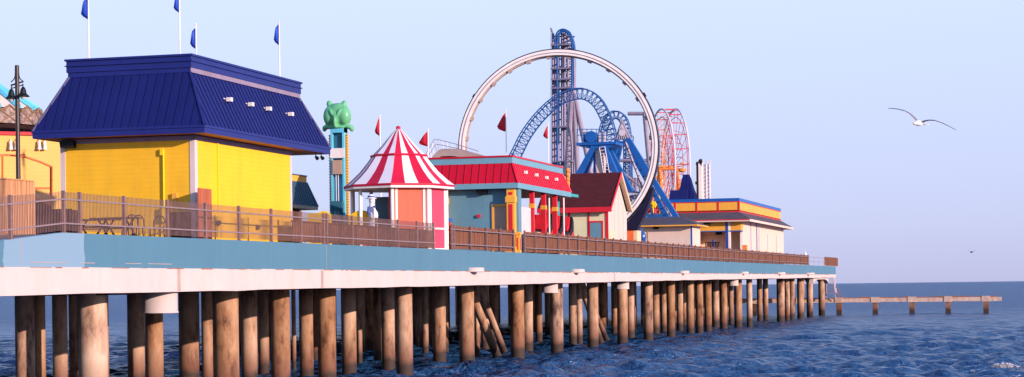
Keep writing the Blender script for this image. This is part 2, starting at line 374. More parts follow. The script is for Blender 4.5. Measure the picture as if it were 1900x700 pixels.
# ------------------------------------------------------------------ pier deck
Y0P, Y1P, XB = 30., 252., -38.
def prof_box(mb, x0, x1, ys, zb, zt, m=0):
    n = len(ys); vs = []
    for y in ys: vs += [(x0, y, zb(y)), (x1, y, zb(y)), (x1, y, zt(y)), (x0, y, zt(y))]
    fs = [(0, 1, 2, 3), tuple((n-1)*4+k for k in (3, 2, 1, 0))]
    for i in range(n-1):
        for k in range(4): fs.append((i*4+k, i*4+(k+1) % 4, (i+1)*4+(k+1) % 4, (i+1)*4+k))
    mb.add(vs, fs, m)
yr = hit(118, 430, x=0).y                      # the rail and the curb dip towards the shore from here
def topc(Y): return top(Y)-(max(0, yr-Y)*.085)
ys = [30, 40, yr]+[yr+5*k for k in range(1, 100) if yr+5*k < Y1P]+[Y1P]
XN, YW = -22.5, 122.
deck = MB(); prof_box(deck, XB, XN, [YW, 150, 200, Y1P], lambda y: bot(y)+.35, lambda y: topc(y)-.03); prof_box(deck, XN, -.25, ys, lambda y: bot(y)+.35, lambda y: topc(y)-.03)
dk = struct('pier_deck', deck, 'deck boards')
fa = MB(); prof_box(fa, -.25, 0, ys, mid, topc); prof_box(fa, XB, -.25, [Y1P, Y1P+.2], mid, top)
prof_box(fa, -.25, 0, [Y1P, Y1P+.2], mid, top)
struct('blue_fascia', fa, 'blue fascia', parent=dk)
ysb = [30]+[30+2.2*k+random.uniform(-.5, .5) for k in range(1, 101)]+[Y1P]
wob = {y: random.uniform(-.02, .02) for y in ysb}
wb = MB(); prof_box(wb, -.35, .035, ysb, lambda y: bot(y)+wob.get(y, 0), lambda y: mid(y)+wob.get(y, 0)*.5)
prof_box(wb, XB, -.35, [Y1P, Y1P+.3], bot, mid)
struct('white_edge_beam', wb, 'white concrete', parent=dk)
jb = MB()
for px in (596, 1139, 330): 
    y = hit(px, 500, x=0).y; jb.box(.03, .042, y-.12, y+.12, bot(y)+.03, mid(y)-.02)
for px, w_ in ((95, 60), (165, 25), (250, 30), (300, 50)):
    y = hit(px, 487, x=0).y; jb.box(0, .006, y-w_*.02, y+w_*.015, mid(y)+.13, mid(y)+.15)
for px in (606, 40, 1200): 
    y = hit(px, 480, x=0).y; jb.box(0, .004, y-.012, y+.012, mid(y), topc(y)-.01)
struct('joint_seam', jb, 'ring brown', parent=dk)
ce = MB(); y = 40.
while y < 245:
    l_ = random.uniform(.15, 1.6)*(1+(y-50)/80); h_ = random.uniform(.006, .022)*(1+(y-50)/120)
    ce.box(.03, .046, y, y+l_, mid(y)-h_, mid(y)+h_*.6); y += l_+random.uniform(.05, 1.5)
struct('chipped_paint_edge', ce, 'rusted steel', parent=dk)
for (px, w_) in ((880, 44), (1070, 36), (1268, 27), (1380, 22), (1447, 24), (1500, 26)):
    p = hit(px, 497, x=.1); r = w_*dep(p.y, 0)/3600/2
    lb = MB(); lb.lathe((.0, p.y, mid(p.y)-.05), [(r*.9, 0), (r, .02), (r, .2), (r*.9, .23)], 28)
    struct('round_ledge', lb, 'white concrete', parent=dk)
for (px, w_, py0, py1) in ((295, 66, 543, 580), (1019, 31, 524, 543), (1153, 27, 521, 536), (1360, 19, 516, 530)):
    p = hit(px, py1, x=-.75); r = w_*dep(p.y, -.75)/3600/2
    lb = MB(); lb.lathe((-.72, p.y, p.z), [(r*1.05, -.02), (r*1.05, .02), (r, .03), (r, bot(p.y)-p.z+.2)], 28)
    struct('pile_collar', lb, 'white concrete', True, parent=dk)
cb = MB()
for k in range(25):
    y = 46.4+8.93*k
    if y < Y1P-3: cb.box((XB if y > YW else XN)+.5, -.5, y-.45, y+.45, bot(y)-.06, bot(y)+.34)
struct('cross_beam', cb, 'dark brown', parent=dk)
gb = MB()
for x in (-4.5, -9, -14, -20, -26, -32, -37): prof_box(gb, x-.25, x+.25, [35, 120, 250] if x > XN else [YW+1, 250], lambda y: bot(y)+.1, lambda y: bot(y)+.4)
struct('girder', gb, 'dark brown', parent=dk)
# ------------------------------------------------------------------ piles
def pile(px, wpx, X, lean=None, r=None, label=None, group='piles under the deck', cap=False, py=600):
    p = hit(px, py, x=X); rr = r or wpx*dep(p.y, X)/3600/2
    x, y = X, p.y
    mb = MB()
    nseg = 20; prof = []; z1 = bot(y)+.36
    if cap: prof = [(rr, -1.5), (rr, z1-1.0), (rr*1.05, z1-.9), (rr*1.6, z1-.55), (rr*1.6, z1-.02)]
    else:
        prof = [(rr*1.02, -1.5)]+[(rr*(1+random.uniform(-.012, .012)), z) for z in (0, .8, 1.6, 2.4, 3.2)]+[(rr, z1-.02)]
    mb.lathe((x, y, 0), prof, nseg)
    if lean:
        q = hit(lean, 545, x=X); dy = q.y-p.y
        mb.v = [(v[0]-.25*(v[2]), v[1]+dy*(v[2]+.0)/4.0, v[2]) for v in mb.v]
    o = single('concrete_pile', mb, 'pile concrete', label or 'stained concrete pile standing in shaded water beneath the pier deck', 'pile', group, True, base=(x, y, -1.5))
    return o
ordn = ['first', 'second', 'third', 'fourth', 'fifth', 'sixth', 'seventh', 'eighth', 'ninth', 'tenth', 'eleventh', 'twelfth', 'thirteenth', 'fourteenth', 'fifteenth', 'sixteenth',
        'seventeenth', 'eighteenth', 'nineteenth', 'twentieth', 'twenty-first', 'twenty-second', 'twenty-third', 'twenty-fourth', 'twenty-fifth']
front = [(172, 54), (419, 48), (520, 36), (606, 34), (750, 31), (866, 28), (960, 26), (1033, 24), (1100, 21), (1155, 20), (1203, 18), (1245, 16), (1281, 15), (1298, 14),
         (1314, 14), (1343, 14), (1370, 15), (1391, 11), (1449, 15), (1461, 10), (1470, 11), (1486, 13), (1503, 12), (1525, 12)]
for i, (px, w_) in enumerate(front):
    e = 'tall sunlit brown concrete pile in the front row, ' if px < 1000 else 'slim sunlit concrete pile in the front row, '
    pile(px, w_, -1.6, label=e+ordn[i]+' from the left', group='front row of piles', cap=px >= 1500)
second = [(46, 36), (72, 24), (195, 13), (286, 33), (384, 21), (462, 30), (568, 26), (647, 28), (720, 25), (815, 25), (884, 12), (979, 20), (1063, 15), (1075, 12),
          (1170, 15), (1217, 14), (1232, 12), (1262, 12), (1328, 14), (1357, 9), (1410, 10), (1421, 10)]
for px, w_ in second: pile(px, w_, -4.6, group='second row of piles', label='brown concrete pile in the second row, shaded top and sunlit foot')
for px, w_ in ((111, 28), (135, 15), (252, 32), (350, 37), (489, 20), (700, 15), (789, 12), (835-8, 10), (900, 16), (1000, 13), (1140, 11), (1183-7, 8), (1270, 8), (665, 14), (1098, 12), (1490, 7), (545, 8)):
    pile(px, w_, -9, group='third row of piles', label='thin brown concrete pile in the third row, mostly in shade')
for px, w_, ln, X, lb in ((925, 17, 903, -3.2, 'leaning round pile just left of another leaning pile beneath the deck'), (938, 13, 920, -5, 'slimmer leaning pile tucked behind the first leaning pile'),
                      (1116, 13, 1106, -3.6, 'leaning pale pile crossing behind the tenth front-row pile'), (1127, 11, 1109, -4.6, 'second leaning pale pile right of its leaning neighbour')):
    pile(px, w_, X, lean=ln, label=lb, group='leaning piles', py=640)
gaps = [(-60, 30), (82, 97), (202, 235), (302, 329), (537, 543), (625, 632), (837, 841), (935, 941), (1006, 1010), (1040, 1055), (1083, 1088), (1133, 1136), (1184, 1188), (1378, 1384), (1398, 1404), (1426, 1441), (1456, 1457), (1476, 1478), (1510, 1519), (1531, 1960)]
npl = 0
for X in (-13, -17, -21.5, -26, -30.5, -35):
    y = 40+random.uniform(0, 6)
    while y < 248:
        px, = [CX+F*((cy_*(X-D)+sy_*y)/dep(y, X))]
        wpx = .7*3600/dep(y, X)
        if -40 < px < 1530 and (X > -22.4 or y > 124) and all(px+wpx/2 < g0 or px-wpx/2 > g1 for g0, g1 in gaps):
            r_ = .35; q = MB(); z1 = bot(y)+.36
            pile(px, wpx, X, group='inner piles', label='dark inner pile deep in the shade beneath the pier', py=560); npl += 1
        y += random.uniform(2.7, 4.6)
# ------------------------------------------------------------------ generic parts
def slope_panel(mb, a, b, c, d, sp, rib=.035, m=0, mr=0):
    """a,b along the eave, c above b, d above a; standing seams up the slope"""
    a, b, c, d = map(Vector, (a, b, c, d)); e = (b-a).normalized(); nrm = e.cross((d-a)).normalized(); u = nrm.cross(e).normalized()
    mb.prism([a, b, c, d], -nrm*.05, m)
    Ls = (b-a).length; T = (d-a).dot(u); s0 = (d-a).dot(e); s1 = (c-a).dot(e)
    s = sp/2
    while s < Ls:
        t = T
        if s < s0: t = T*s/s0
        if s > s1: t = T*(Ls-s)/(Ls-s1)
        if t > .1: 
            p = a+e*s+nrm*rib*.4; mb.bar(p, p+u*t, .03, rib, mr, nrm)
        s += sp
def mansard(root, x0, x1, y0, y1, z0, z1, inset, sp, mname, soffit_z, ribcol=None, nm='roof'):
    """four sloping metal faces from the eave rectangle up to the inset top"""
    mb = MB(); i = inset
    A = [(x0, y0, z0), (x1, y0, z0), (x1, y1, z0), (x0, y1, z0)]
    B = [(x0+i, y0+i, z1), (x1-i, y0+i, z1), (x1-i, y1-i, z1), (x0+i, y1-i, z1)]
    for k in range(4):
        a, b = A[k], A[(k+1) % 4]; c, d = B[(k+1) % 4], B[k]
        slope_panel(mb, a, b, c, d, sp)
        mb.bar(Vector(b), Vector(c), .09, .07)
    return part(nm, mb, mname, root)
def rectring(mb, x0, x1, y0, y1, z0, z1, t, m=0):
    mb.box(x0, x1, y0, y0+t, z0, z1, m); mb.box(x0, x1, y1-t, y1, z0, z1, m)
    mb.box(x0, x0+t, y0+t, y1-t, z0, z1, m); mb.box(x1-t, x1, y0+t, y1-t, z0, z1, m)
# ------------------------------------------------------------------ yellow building
def yellow_building():
    y0 = 62.0; x1 = -1.2; x0 = hit(113, 262, y=y0).x; y1 = hit(540, 290, x=x1).y; zb = top(y0)-.03
    o_ = .72; ze = hit(380, 246, y=y0-o_).z; zf = hit(380, 232, y=y0-o_).z
    i_ = .95; zs = hit(355, 133, y=y0-o_+i_).z; zp = hit(355, 101, y=y0-o_+i_).z
    zw = ze-.02
    t = thing('yellow_building', 'bright yellow clapboard building with navy metal mansard roof, nearest on the pier', 'building', ((x0+x1)/2, (y0+y1)/2, zb))
    b = MB(); b.box(x0, x1, y0, y1, zb, zw); part('wall', b, 'yellow siding', t)
    for (x, y) in ((x0, y0), (x1, y0), (x1, y1)):
        w0 = .17 if (x, y) == (x1, y0) else .13
        b = MB(); b.box(x-w0 if x == x1 else x-.02, x+.02 if x == x1 else x+w0*1.3, y-.02 if y == y0 else y-.14, y+w0*1.2 if y == y0 else y+.02, zb, zw-.14); part('corner_trim', b, 'pale trim', t)
    b = MB(); rectring(b, x0-.04, x1+.04, y0-.04, y1+.04, zw-.16, zw, .05); part('wall_top_band', b, 'mauve trim', t)  # mauve band round the top of the walls, just below the eave
    ye = hit(613, 285, x=x1+o_).y
    b = MB(); b.box(x0-o_+.03, x1+o_-.03, y0-o_+.03, ye-.03, ze+.01, ze+.06); part('soffit', b, 'rust soffit', t)
    X0, X1, Y0, Y1 = x0-o_, x1+o_, y0-o_, ye
    b = MB(); rectring(b, X0, X1, Y0, Y1, ze, zf, .05); rectring(b, X0-.03, X1+.03, Y0-.03, Y1+.03, zf-.07, zf+.01, .07); part('fascia', b, 'navy trim', t)
    rf = mansard(t, X0, X1, Y0, Y1, zf, zs, i_, .33, 'navy metal', ze)
    b = MB(); rectring(b, X0+i_-.03, X1-i_+.03, Y0+i_-.03, Y1-i_+.03, zs-.02, zs+.15, .1); part('roof_trim', b, 'navy trim', t); b = MB(); b.box(X1-i_+.032, X1-i_+.05, Y0+i_-.04, Y1-i_+.03, zs-.02, zs+.14); part('trim_strip', b, 'mauve trim', t)
    b = MB(); j = i_-.07; rectring(b, X0+j, X1-j, Y0+j, Y1-j, zs+.15, zp, .12); k = i_-.12
    h = (zp-zs-.15)/2; rectring(b, X0+k, X1-k, Y0+k, Y1-k, zs+.15+h*.95, zs+.15+h*1.1, .06); rectring(b, X0+k, X1-k, Y0+k, Y1-k, zp-.05, zp+.02, .2)
    b.box(X0+j+.1, X1-j-.1, Y0+j+.1, Y1-j-.1, zp-.3, zp-.2)
    part('parapet', b, 'navy trim', t)
    for px, py in ((424, 185), (464, 194), (497, 202), (538, 212)):
        f_ = .55; p = hit(px, py, x=X1-i_*f_+.1)
        b = MB(); b.box(p.x-.05, p.x+.13, p.y-.09, p.y+.09, p.z-.07, p.z+.07); b.tube(p+Vector((-.25, -.15, .06)), p, .02, 6); part('spotlight', b, 'lamp glass', t)
    p = hit(128, 268, y=y0-.2)
    b = MB(); b.box(p.x-.25, p.x+.2, p.y-.1, p.y+.16, p.z-.13, p.z+.13); b.box(p.x-.33, p.x-.24, p.y-.06, p.y+.1, p.z-.1, p.z+.1); part('loudspeaker', b, 'black', t)
    for px in (586, 596):
        p = hit(px, 291, x=X1-.15); b = MB(); b.tube((p.x, p.y, ze+.02), (p.x, p.y, p.z), .02, 6); b.tube(p, p+Vector((.1, -.08, -.08)), .05, 8, .08); part('floodlight', b, 'black', t)
    p = hit(301, 283, y=y0-.03); b = MB(); b.box(p.x-.06, p.x+.06, y0-.1, y0, p.z-.1, p.z+.12); b.tube((p.x+.05, y0-.05, p.z-.1), (p.x+.05, y0-.05, zb+.7), .035, 8); b.box(p.x-.0, p.x+.24, y0-.16, y0, zb+.7, zb+1.2); part('conduit', b, 'bright yellow', t)
    p = hit(404, 262, x=x1+.04); b = MB(); b.box(x1, x1+.07, p.y-.04, p.y+.04, zb, zw-.16); part('downpipe', b, 'bright yellow', t)
    for px, py in ((405, 414), (478, 422)):
        p = hit(px, py, x=x1+.06); b = MB(); b.lathe((p.x, p.y, p.z-.1), [(.03, 0), (.1, .06), (.1, .16), (.03, .2)], 10); b.tube(p, (x1, p.y, p.z), .03); part('hydrant_outlet', b, 'dark metal', t)
    p = hit(325, 372, y=y0-.05); b = MB(); b.box(p.x-.1, p.x+.08, y0-.1, y0, p.z-.2, p.z+.25); part('meter_box', b, 'yellow paint', t)
    # flags on the roof
    for i, (px, pf, pt, ptop, sh, gx) in enumerate(((165, 33, -4, -20, -14, 9), (334, 21, -12, -16, -11, 9), (364, 88, 53, 45, -11, 4), (519, 81, 46, 42, -10, 3))):
        back = i == 2 or i == 0
        yy = y0-o_+i_+.4 if i < 2 else None
        if i == 0: base = hit(px, 107, y=y0+1.0)
        elif i == 1: base = hit(px, 102, y=y0+.8)
        elif i == 2: base = hit(px, 104, x=x1-1.0)
        else: base = hit(px, 147, x=x1-.6)
        zt = hit(px, ptop, y=base.y).z
        lb = ['blue flag on the leftmost white pole of the navy roof', 'blue flag on the tall pole above the navy roof corner, cut by the photo top',
              'small blue flag flying low just right of the tall corner pole', 'blue flag hanging on the pole at the right end of the navy roof'][i]
        fl = thing('flagpole', lb, 'flag', (base.x, base.y, zp-.25), 'blue flags on the navy roof')
        b = MB(); b.tube((base.x, base.y, zp-.25), (base.x, base.y, zt), .028, 8, .022); b.ell((base.x, base.y, zt), .04, .04, .04, 8, 6); part('pole', b, 'pole white', fl)
        flag(fl, base, px, pf, pt, sh, gx, 'flag blue')
def flag(root, base, px, pf, pt, sh, gx, mname):
    """limp pennant: hoist along the pole, fly edge dropping to the lower left"""
    z0 = hit(px, pf, y=base.y).z; z1 = hit(px, pt, y=base.y).z; k = dep(base.y, base.x)/3600
    b = MB(); n = 7; vs = []; 
    for i in range(n+1):
        t = i/n; z = z1+(z0-z1)*t
        wl = 1.45*(abs(sh)*t**(.45 if mname == 'flag blue' else .8) if t < .8 else abs(sh)*(.84-(t-.8)*3.6))*k; wl = max(wl, .01)
        for j in range(5):
            s_ = j/4; vs.append((base.x+(-wl*s_+.02*gx*k*0)*1, base.y+.07*math.sin(s_*5+t*4)*s_, z-.12*s_*(z1-z0)*t*.6+random.uniform(-.01, .01)))
    fs = [(i*5+j, i*5+j+1, (i+1)*5+j+1, (i+1)*5+j) for i in range(n) for j in range(4)]
    nv = len(vs); vs += [(v[0], v[1]+.012, v[2]) for v in vs]; fs += [tuple(q+nv for q in f[::-1]) for f in fs]
    b.add(vs, fs); part('cloth', b, mname, root, smooth=False)
yellow_building()
def red_flag(px, pb, pf, pt, ptop, sh, X, lb):
    base = hit(px, pb, x=X); zb = top(base.y); zt = hit(px, ptop, y=base.y).z
    fl = thing('flagpole', lb, 'flag', (base.x, base.y, zb), 'red flags over the kiosk and hall')
    b = MB(); b.tube((base.x, base.y, zb), (base.x, base.y, zt), .05, 8, .03); b.ell((base.x, base.y, zt), .05, .05, .05, 8, 6); part('pole', b, 'pole white', fl)
    flag(fl, base, px, pf, pt, sh, 1, 'flag red')
red_flag(706, 330, 250, 218, 215, -10, -6.5, 'red pennant on a white pole left of the striped tent peak')
red_flag(795, 330, 270, 244, 240, -17, -9, 'torn red pennant on a white pole right of the striped tent peak')
red_flag(940, 330, 242, 209, 203, -16, -14, 'red pennant on the tall white pole inside the white loop')
red_flag(1018, 340, 256, 233, 228, -9, -11, 'small red pennant on a white pole in front of the steel coaster tower')
# ------------------------------------------------------------------ far left: pale yellow building, carousel, lamp, wood screens
def left_side():
    nv = Vector((.62, -.785, 0)); Q0 = hit(150, 300, y=80.)
    def P(px, py, off=.03):
        d = ray(px, py); q = Q0+nv*off; o = Vector((D, 0, H)); return o+d*((q-o).dot(nv)/d.dot(nv))
    y0 = 80.; zb = top(y0)-.5; zt = P(50, 251).z; A = P(-75, 300, 0); B = P(150, 300, 0)
    A.z = B.z = zb; ez = Vector((0, 0, 1))
    t = thing('pale_yellow_building', 'pale yellow building with orange arch trim at the left edge behind the street lamp', 'building', tuple((A+B)/2-nv*2))
    b = MB(); b.prism([A, B, B+ez*(zt-zb), A+ez*(zt-zb)], -nv*3); part('wall', b, 'pale yellow siding', t)
    b = MB(); b.prism([A+nv*.12+ez*(zt-zb), B+nv*.12+ez*(zt-zb), B+nv*.12+ez*(zt-zb+.14), A+nv*.12+ez*(zt-zb+.14)], -nv*3.2); part('roof_edge', b, 'red paint', t)
    b = MB()
    arc = [P(-70, 385), P(-70, 306), P(-60, 300), P(-25, 290), P(10, 287), P(45, 290), P(75, 300), P(96, 309), P(96, 385)]
    for p, q in zip(arc, arc[1:]): b.bar(p, q, .07, .07)
    b.bar(P(-69, 349), P(94, 349), .06, .08); b.bar(P(5, 290), P(5, 385), .05, .05)
    part('arch_trim', b, 'orange trim', t)
    for px in (23, 76):
        for dx in (-.05, .12):
            b = MB(); p = P(px+dx*60, 262, .2); b.lathe((p.x, p.y, p.z-.38), [(.10, 0), (.07, .12), (.05, .35), (.03, .42)], 12); b.tube(p, p-nv*.2+ez*.1, .02); part('wall_lamp', b, 'lamp glass', t)
    # carousel
    yc = 87.5
    c = hit(-28, 250, y=yc); zb = top(yc)
    k = dep(yc, c.x)/3600
    t = thing('carousel', 'ornate carousel top with turquoise ribs and painted rounding boards above the pale yellow wall', 'carousel', (c.x, c.y, zb))
    z = lambda py: hit(-28, py, y=yc).z
    b = MB(); b.lathe((c.x, c.y, 0), [(100*k, z(207)), (70*k, z(188)), (34*k, z(168)), (14*k, z(150)), (10*k, z(140))], 16); part('canopy', b, 'cream wall', t)
    for j in range(16):
        a = 2*math.pi*(j)/16; dr = Vector((math.cos(a), math.sin(a), 0))
        b = MB(); pts = [Vector((c.x, c.y, 0))+dr*r*k+Vector((0, 0, zz+.05)) for r, zz in ((101, z(207)), (71, z(188)), (35, z(168)), (15, z(150)))]
        b.path(pts, .16, 6); part('rib', b, 'tower blue', t)
        b = MB(); a2 = a+math.pi/16; p = Vector((c.x, c.y, 0))+Vector((math.cos(a2), math.sin(a2), 0))*98*k; tg = Vector((-math.sin(a2), math.cos(a2), 0)); nr = Vector((math.cos(a2), math.sin(a2), 0))
        w_ = 98*k*math.tan(math.pi/16)*.98
        out = [p-tg*w_+Vector((0, 0, z(236))), p+tg*w_+Vector((0, 0, z(236))), p+tg*w_+Vector((0, 0, z(212)))]+[p+tg*w_*.55+Vector((0, 0, z(211))), p+Vector((0, 0, z(203))), p-tg*w_*.55+Vector((0, 0, z(211)))]+[p-tg*w_+Vector((0, 0, z(212)))]
        b.prism(out, nr*.12); part('rounding_board', b, 'carousel mural', t)
        b = MB(); o2 = [q+nr*.13 for q in out[2:]]; b.path(o2, .06, 6); b.path([o2[0]]+[q+nr*.13 for q in out[:2]]+[o2[-1]], .04, 6); part('gilt_moulding', b, 'carousel gold', t)
    b = MB(); b.lathe((c.x, c.y, 0), [(96*k, z(244)), (100*k, z(236)), (96*k, z(234))], 32); part('cornice', b, 'dark brown', t)
    b = MB(); b.lathe((c.x, c.y, 0), [(20*k, zb), (20*k, z(236))], 16)
    for j in range(8): a = j*math.pi/4; b.tube((c.x+80*k*math.cos(a), c.y+80*k*math.sin(a), zb), (c.x+80*k*math.cos(a), c.y+80*k*math.sin(a), z(236)), .06)
    part('drum', b, 'carousel gold', t)
    # street lamp
    yl = 60.; p = hit(34, 330, y=yl); zb = top(yl)-.6; Z = lambda py: hit(33, py, y=yl).z
    t = thing('street_lamp', 'dark street lamp with two hanging bell shades in front of the carousel', 'street lamp', (p.x, p.y, zb))
    b = MB(); b.lathe((p.x, p.y, 0), [(.16, zb), (.16, zb+.4), (.085, zb+.6), (.075, Z(200)), (.075, Z(122)), (.05, Z(121))], 12); b.box(p.x-.28, p.x+.28, p.y-.02, p.y+.02, Z(288)-.015, Z(288)+.015); part('pole', b, 'dark metal', t)
    b = MB(); b.bar((p.x-.24, p.y, Z(158)), (p.x+.24, p.y, Z(152)), .04, .05); b.bar((p.x-.24, p.y, Z(164)), (p.x+.24, p.y, Z(158)), .04, .03)
    for s in (-1, 1):
        b.path(crom([(p.x+s*.06, p.y, Z(132)), (p.x+s*.1, p.y, Z(145)), (p.x+s*.24, p.y, Z(152))], 5), .018, 6); b.tube((p.x+s*.22, p.y, Z(156)), (p.x+s*.22, p.y, Z(166)), .02, 6)
    part('bracket', b, 'dark metal', t)
    for s, dy in ((-1, 3), (1, 0)):
        b = MB(); q = (p.x+s*.23, p.y, Z(180+dy)); h = (Z(162)-Z(180))
        b.lathe(q, [(.22, 0), (.215, .02), (.12, h*.3), (.09, h*.75), (.04, h), (.01, h*1.02)], 18); sh = part('lamp_shade', b, 'black', t, smooth=False)
        b = MB(); b.ell((q[0], q[1], q[2]-.0), .10, .10, .09, 12, 8); part('globe', b, 'lamp glass', sh)
    # light wood enclosure
    y = 57.; b = MB(); p0 = hit(-30, 400, y=y).x; p1 = hit(11, 400, y=y).x; zt = hit(30, 332, y=y).z; zb = top(y)-.9
    x = p0
    while x < p1-.02: 
        w_ = min(.19, p1-x); b.box(x, x+w_-.012, y, y+.03, zb, zt+random.uniform(-.01, .01)); x += w_
    yy = y+.03
    while yy < y+1.75: b.box(p1-.03, p1, yy, yy+.178, zb, zt); yy += .19
    b.box(p0, p1+.03, y-.03, y+.06, zt, zt+.04); b.box(p1-.05, p1+.03, y+.06, y+1.8, zt, zt+.04)
    single('wooden_screen', b, 'new wood', 'light new wood board enclosure at the left edge behind the metal fence', 'screen')
    # dark stair flank and dark bins
    y = 64.; P = lambda px, py, yy=y: hit(px, py, y=yy)
    b = MB(); pts = [P(48, 362), P(96, 378), P(96, 386), P(112, 386), P(112, 450), P(48, 450)]
    for k_ in range(22):
        q0 = 48+k_*2.9; q1 = q0+2.6; tp = 363+(q0-48)*.42 if q0 < 92 else 388
        a = P(q0, tp); c_ = P(q1, tp+1); z0 = top(y)-.8; b.box(a.x, c_.x, y, y+.04, z0, a.z)
    o = thing('stair_screen', 'dark slatted stair side with a sloping orange handrail left of the yellow building', 'stairs', (P(80, 440).x, y, top(y)-.8)); part('slat_panel', b, 'dark brown', o)
    b = MB(); b.bar(P(47, 361, y-.05), P(94, 380, y-.05), .06, .08); b.bar(P(94, 310, y-.05), P(94, 380, y-.05), .05, .05); part('handrail', b, 'orange trim', o)
left_side()
# ------------------------------------------------------------------ fences
def fence_posts(ylist): return ylist
PK = .088
def metal_fence(px0, px1, posts, label, pickets=True, name='metal_fence', X=-.06):
    ya = hit(px0, 420, x=X).y; yb = hit(px1, 440, x=X).y
    t = thing(name, label, 'fence', (X, (ya+yb)/2, topc((ya+yb)/2)), 'metal fences along the pier edge')
    ht = 1.2
    for px in posts:
        y = hit(px, 420, x=X).y; z = topc(y)
        b = MB(); b.box(X-.045, X+.045, y-.045, y+.045, z, z+ht+.02); b.box(X-.07, X+.07, y-.07, y+.07, z, z+.02); part('post', b, 'fence metal', t)
    segs = [ya]+([yr] if ya < yr < yb else [])+[yb]
    for zz in (.27, .97):
        b = MB()
        for p, q in zip(segs, segs[1:]): b.bar((X+.05, p, topc(p)+zz), (X+.05, q, topc(q)+zz), .035, .045)
        part('rail', b, 'fence rail', t)
    if pickets:
        b = MB(); y = ya+.02
        while y < yb:
            z = topc(y); b.box(X-.008, X+.008, y-.008, y+.008, z+.06, z+ht-.01+random.uniform(-.004, .004)); y += PK
        part('picket_row', b, 'fence metal', t)
def wood_fence(px0, px1, label, ht=1.15, X=-.16, wb=.14, mt='fence wood'):
    ya = hit(px0, 420, x=X).y; yb = hit(px1, 440, x=X).y; b = MB(); y = ya
    while y < yb:
        w_ = min(wb*random.uniform(.95, 1.05), yb-y); z = top(y); o_ = random.uniform(-.012, .012)
        b.box(X-.012+o_, X+.012+o_, y, y+w_-.012, z+.05+random.uniform(0, .03), z+ht+random.uniform(-.015, .015)); y += w_
    for zz in (.35, .85):
        b.bar((X-.04, ya, top(ya)+zz), (X-.04, yb, top(yb)+zz), .04, .08)
    return single('wooden_fence', b, mt, label, 'fence', 'board fences along the pier edge')
metal_fence(-40, 806, (-60, 19, 118, 148, 230, 310, 381, 443, 503, 558, 600, 606, 653, 698, 738, 773, 804), 'long brown metal picket fence in front of the yellow building')
metal_fence(834, 954, (838, 842, 873, 902, 928, 953), 'metal fence on the blue fascia between striped kiosk and hall pillar', X=-.06, pickets=False)
metal_fence(973, 1500, [hit_ for hit_ in (973, 993, 1014, 1036, 1055, 1073, 1090, 1107, 1123, 1138, 1152, 1165, 1178, 1191, 1203, 1216, 1227, 1238, 1249, 1259, 1269, 1279, 1290, 1300, 1311, 1322, 1333, 1343, 1353, 1363, 1373, 1384, 1396, 1408, 1421, 1434, 1447, 1460, 1473, 1486, 1499)],
            'longest metal fence running from the hall to the far end of the pier', pickets=False)
wood_fence(542, 804, 'lower brown board fence behind the metal pickets left of the striped kiosk', ht=.88, X=-.5)
wood_fence(837, 952, 'weathered board fence in front of the blue hall wall and tan door')
wood_fence(974, 1500, 'long weathered board fence running out to the far end of the pier')
wood_fence(1529, 1554, 'short separate board fence at the very tip of the pier')
# thin open rail near the tip, small light post and bench
b = MB(); yA, yB = hit(1502, 485, x=-.2).y, hit(1528, 485, x=-.2).y
for zz in (.5, 1.0): b.tube((-.2, yA, top(yA)+zz), (-.2, yB, top(yB)+zz), .03, 6)
for k in range(4): y = yA+(yB-yA)*k/3; b.tube((-.2, y, top(y)), (-.2, y, top(y)+1), .03, 6)
single('pipe_rail', b, 'steel', 'thin open pipe rail in the gap between the board fences near the pier tip', 'railing')
p = hit(1494, 476, x=-3); b = MB(); b.tube((p.x, p.y, top(p.y)), (p.x, p.y, hit(1494, 467, y=p.y).z), .07, 8); b.ell((p.x, p.y, hit(1494, 472, y=p.y).z), .2, .2, .16, 10, 8)
single('light_post', b, 'pole white', 'small white light post showing just above the far end of the fence', 'lamp')
# redwood board panel beside the yellow corner
y0_, y1_ = hit(368, 400, x=-.75).y, hit(393, 400, x=-.75).y; zt = hit(380, 350, x=-.75).z; b = MB()
for k in range(5):
    a = y0_+(y1_-y0_)*k/5; b.box(-.77, -.74, a, a+(y1_-y0_)/5-.015, top(60)-.03, zt)
single('wood_gate', b, 'redwood', 'tall narrow reddish wood gate standing beside the white corner of the yellow building', 'gate')
# ------------------------------------------------------------------ terrace furniture
def table(px, py, X, lb):
    p = hit(px, 430, x=X); z = top(p.y)-.03
    t = thing('picnic_table', lb, 'table', (p.x, p.y, z), 'dark picnic tables on the terrace')
    b = MB(); b.box(p.x-.75, p.x+.75, p.y-.4, p.y+.4, z+.70, z+.74); part('table_top', b, 'dark metal', t)
    for s in (-1, 1):
        b = MB(); b.box(p.x-.75, p.x+.75, p.y+s*.75-.14, p.y+s*.75+.14, z+.42, z+.45); part('bench', b, 'dark metal', t)
        b = MB(); b.tube((p.x+s*.5, p.y-.6, z), (p.x+s*.5, p.y+.3, z+.70), .035); b.tube((p.x+s*.5, p.y+.6, z), (p.x+s*.5, p.y-.3, z+.70), .035); part('leg', b, 'dark metal', t)
table(178, 420, -3.6, 'dark picnic table with benches seen through the fence left of the round-backed chairs')
table(215, 420, -2.4, 'second dark picnic table partly behind the fence post')
chairproto = None
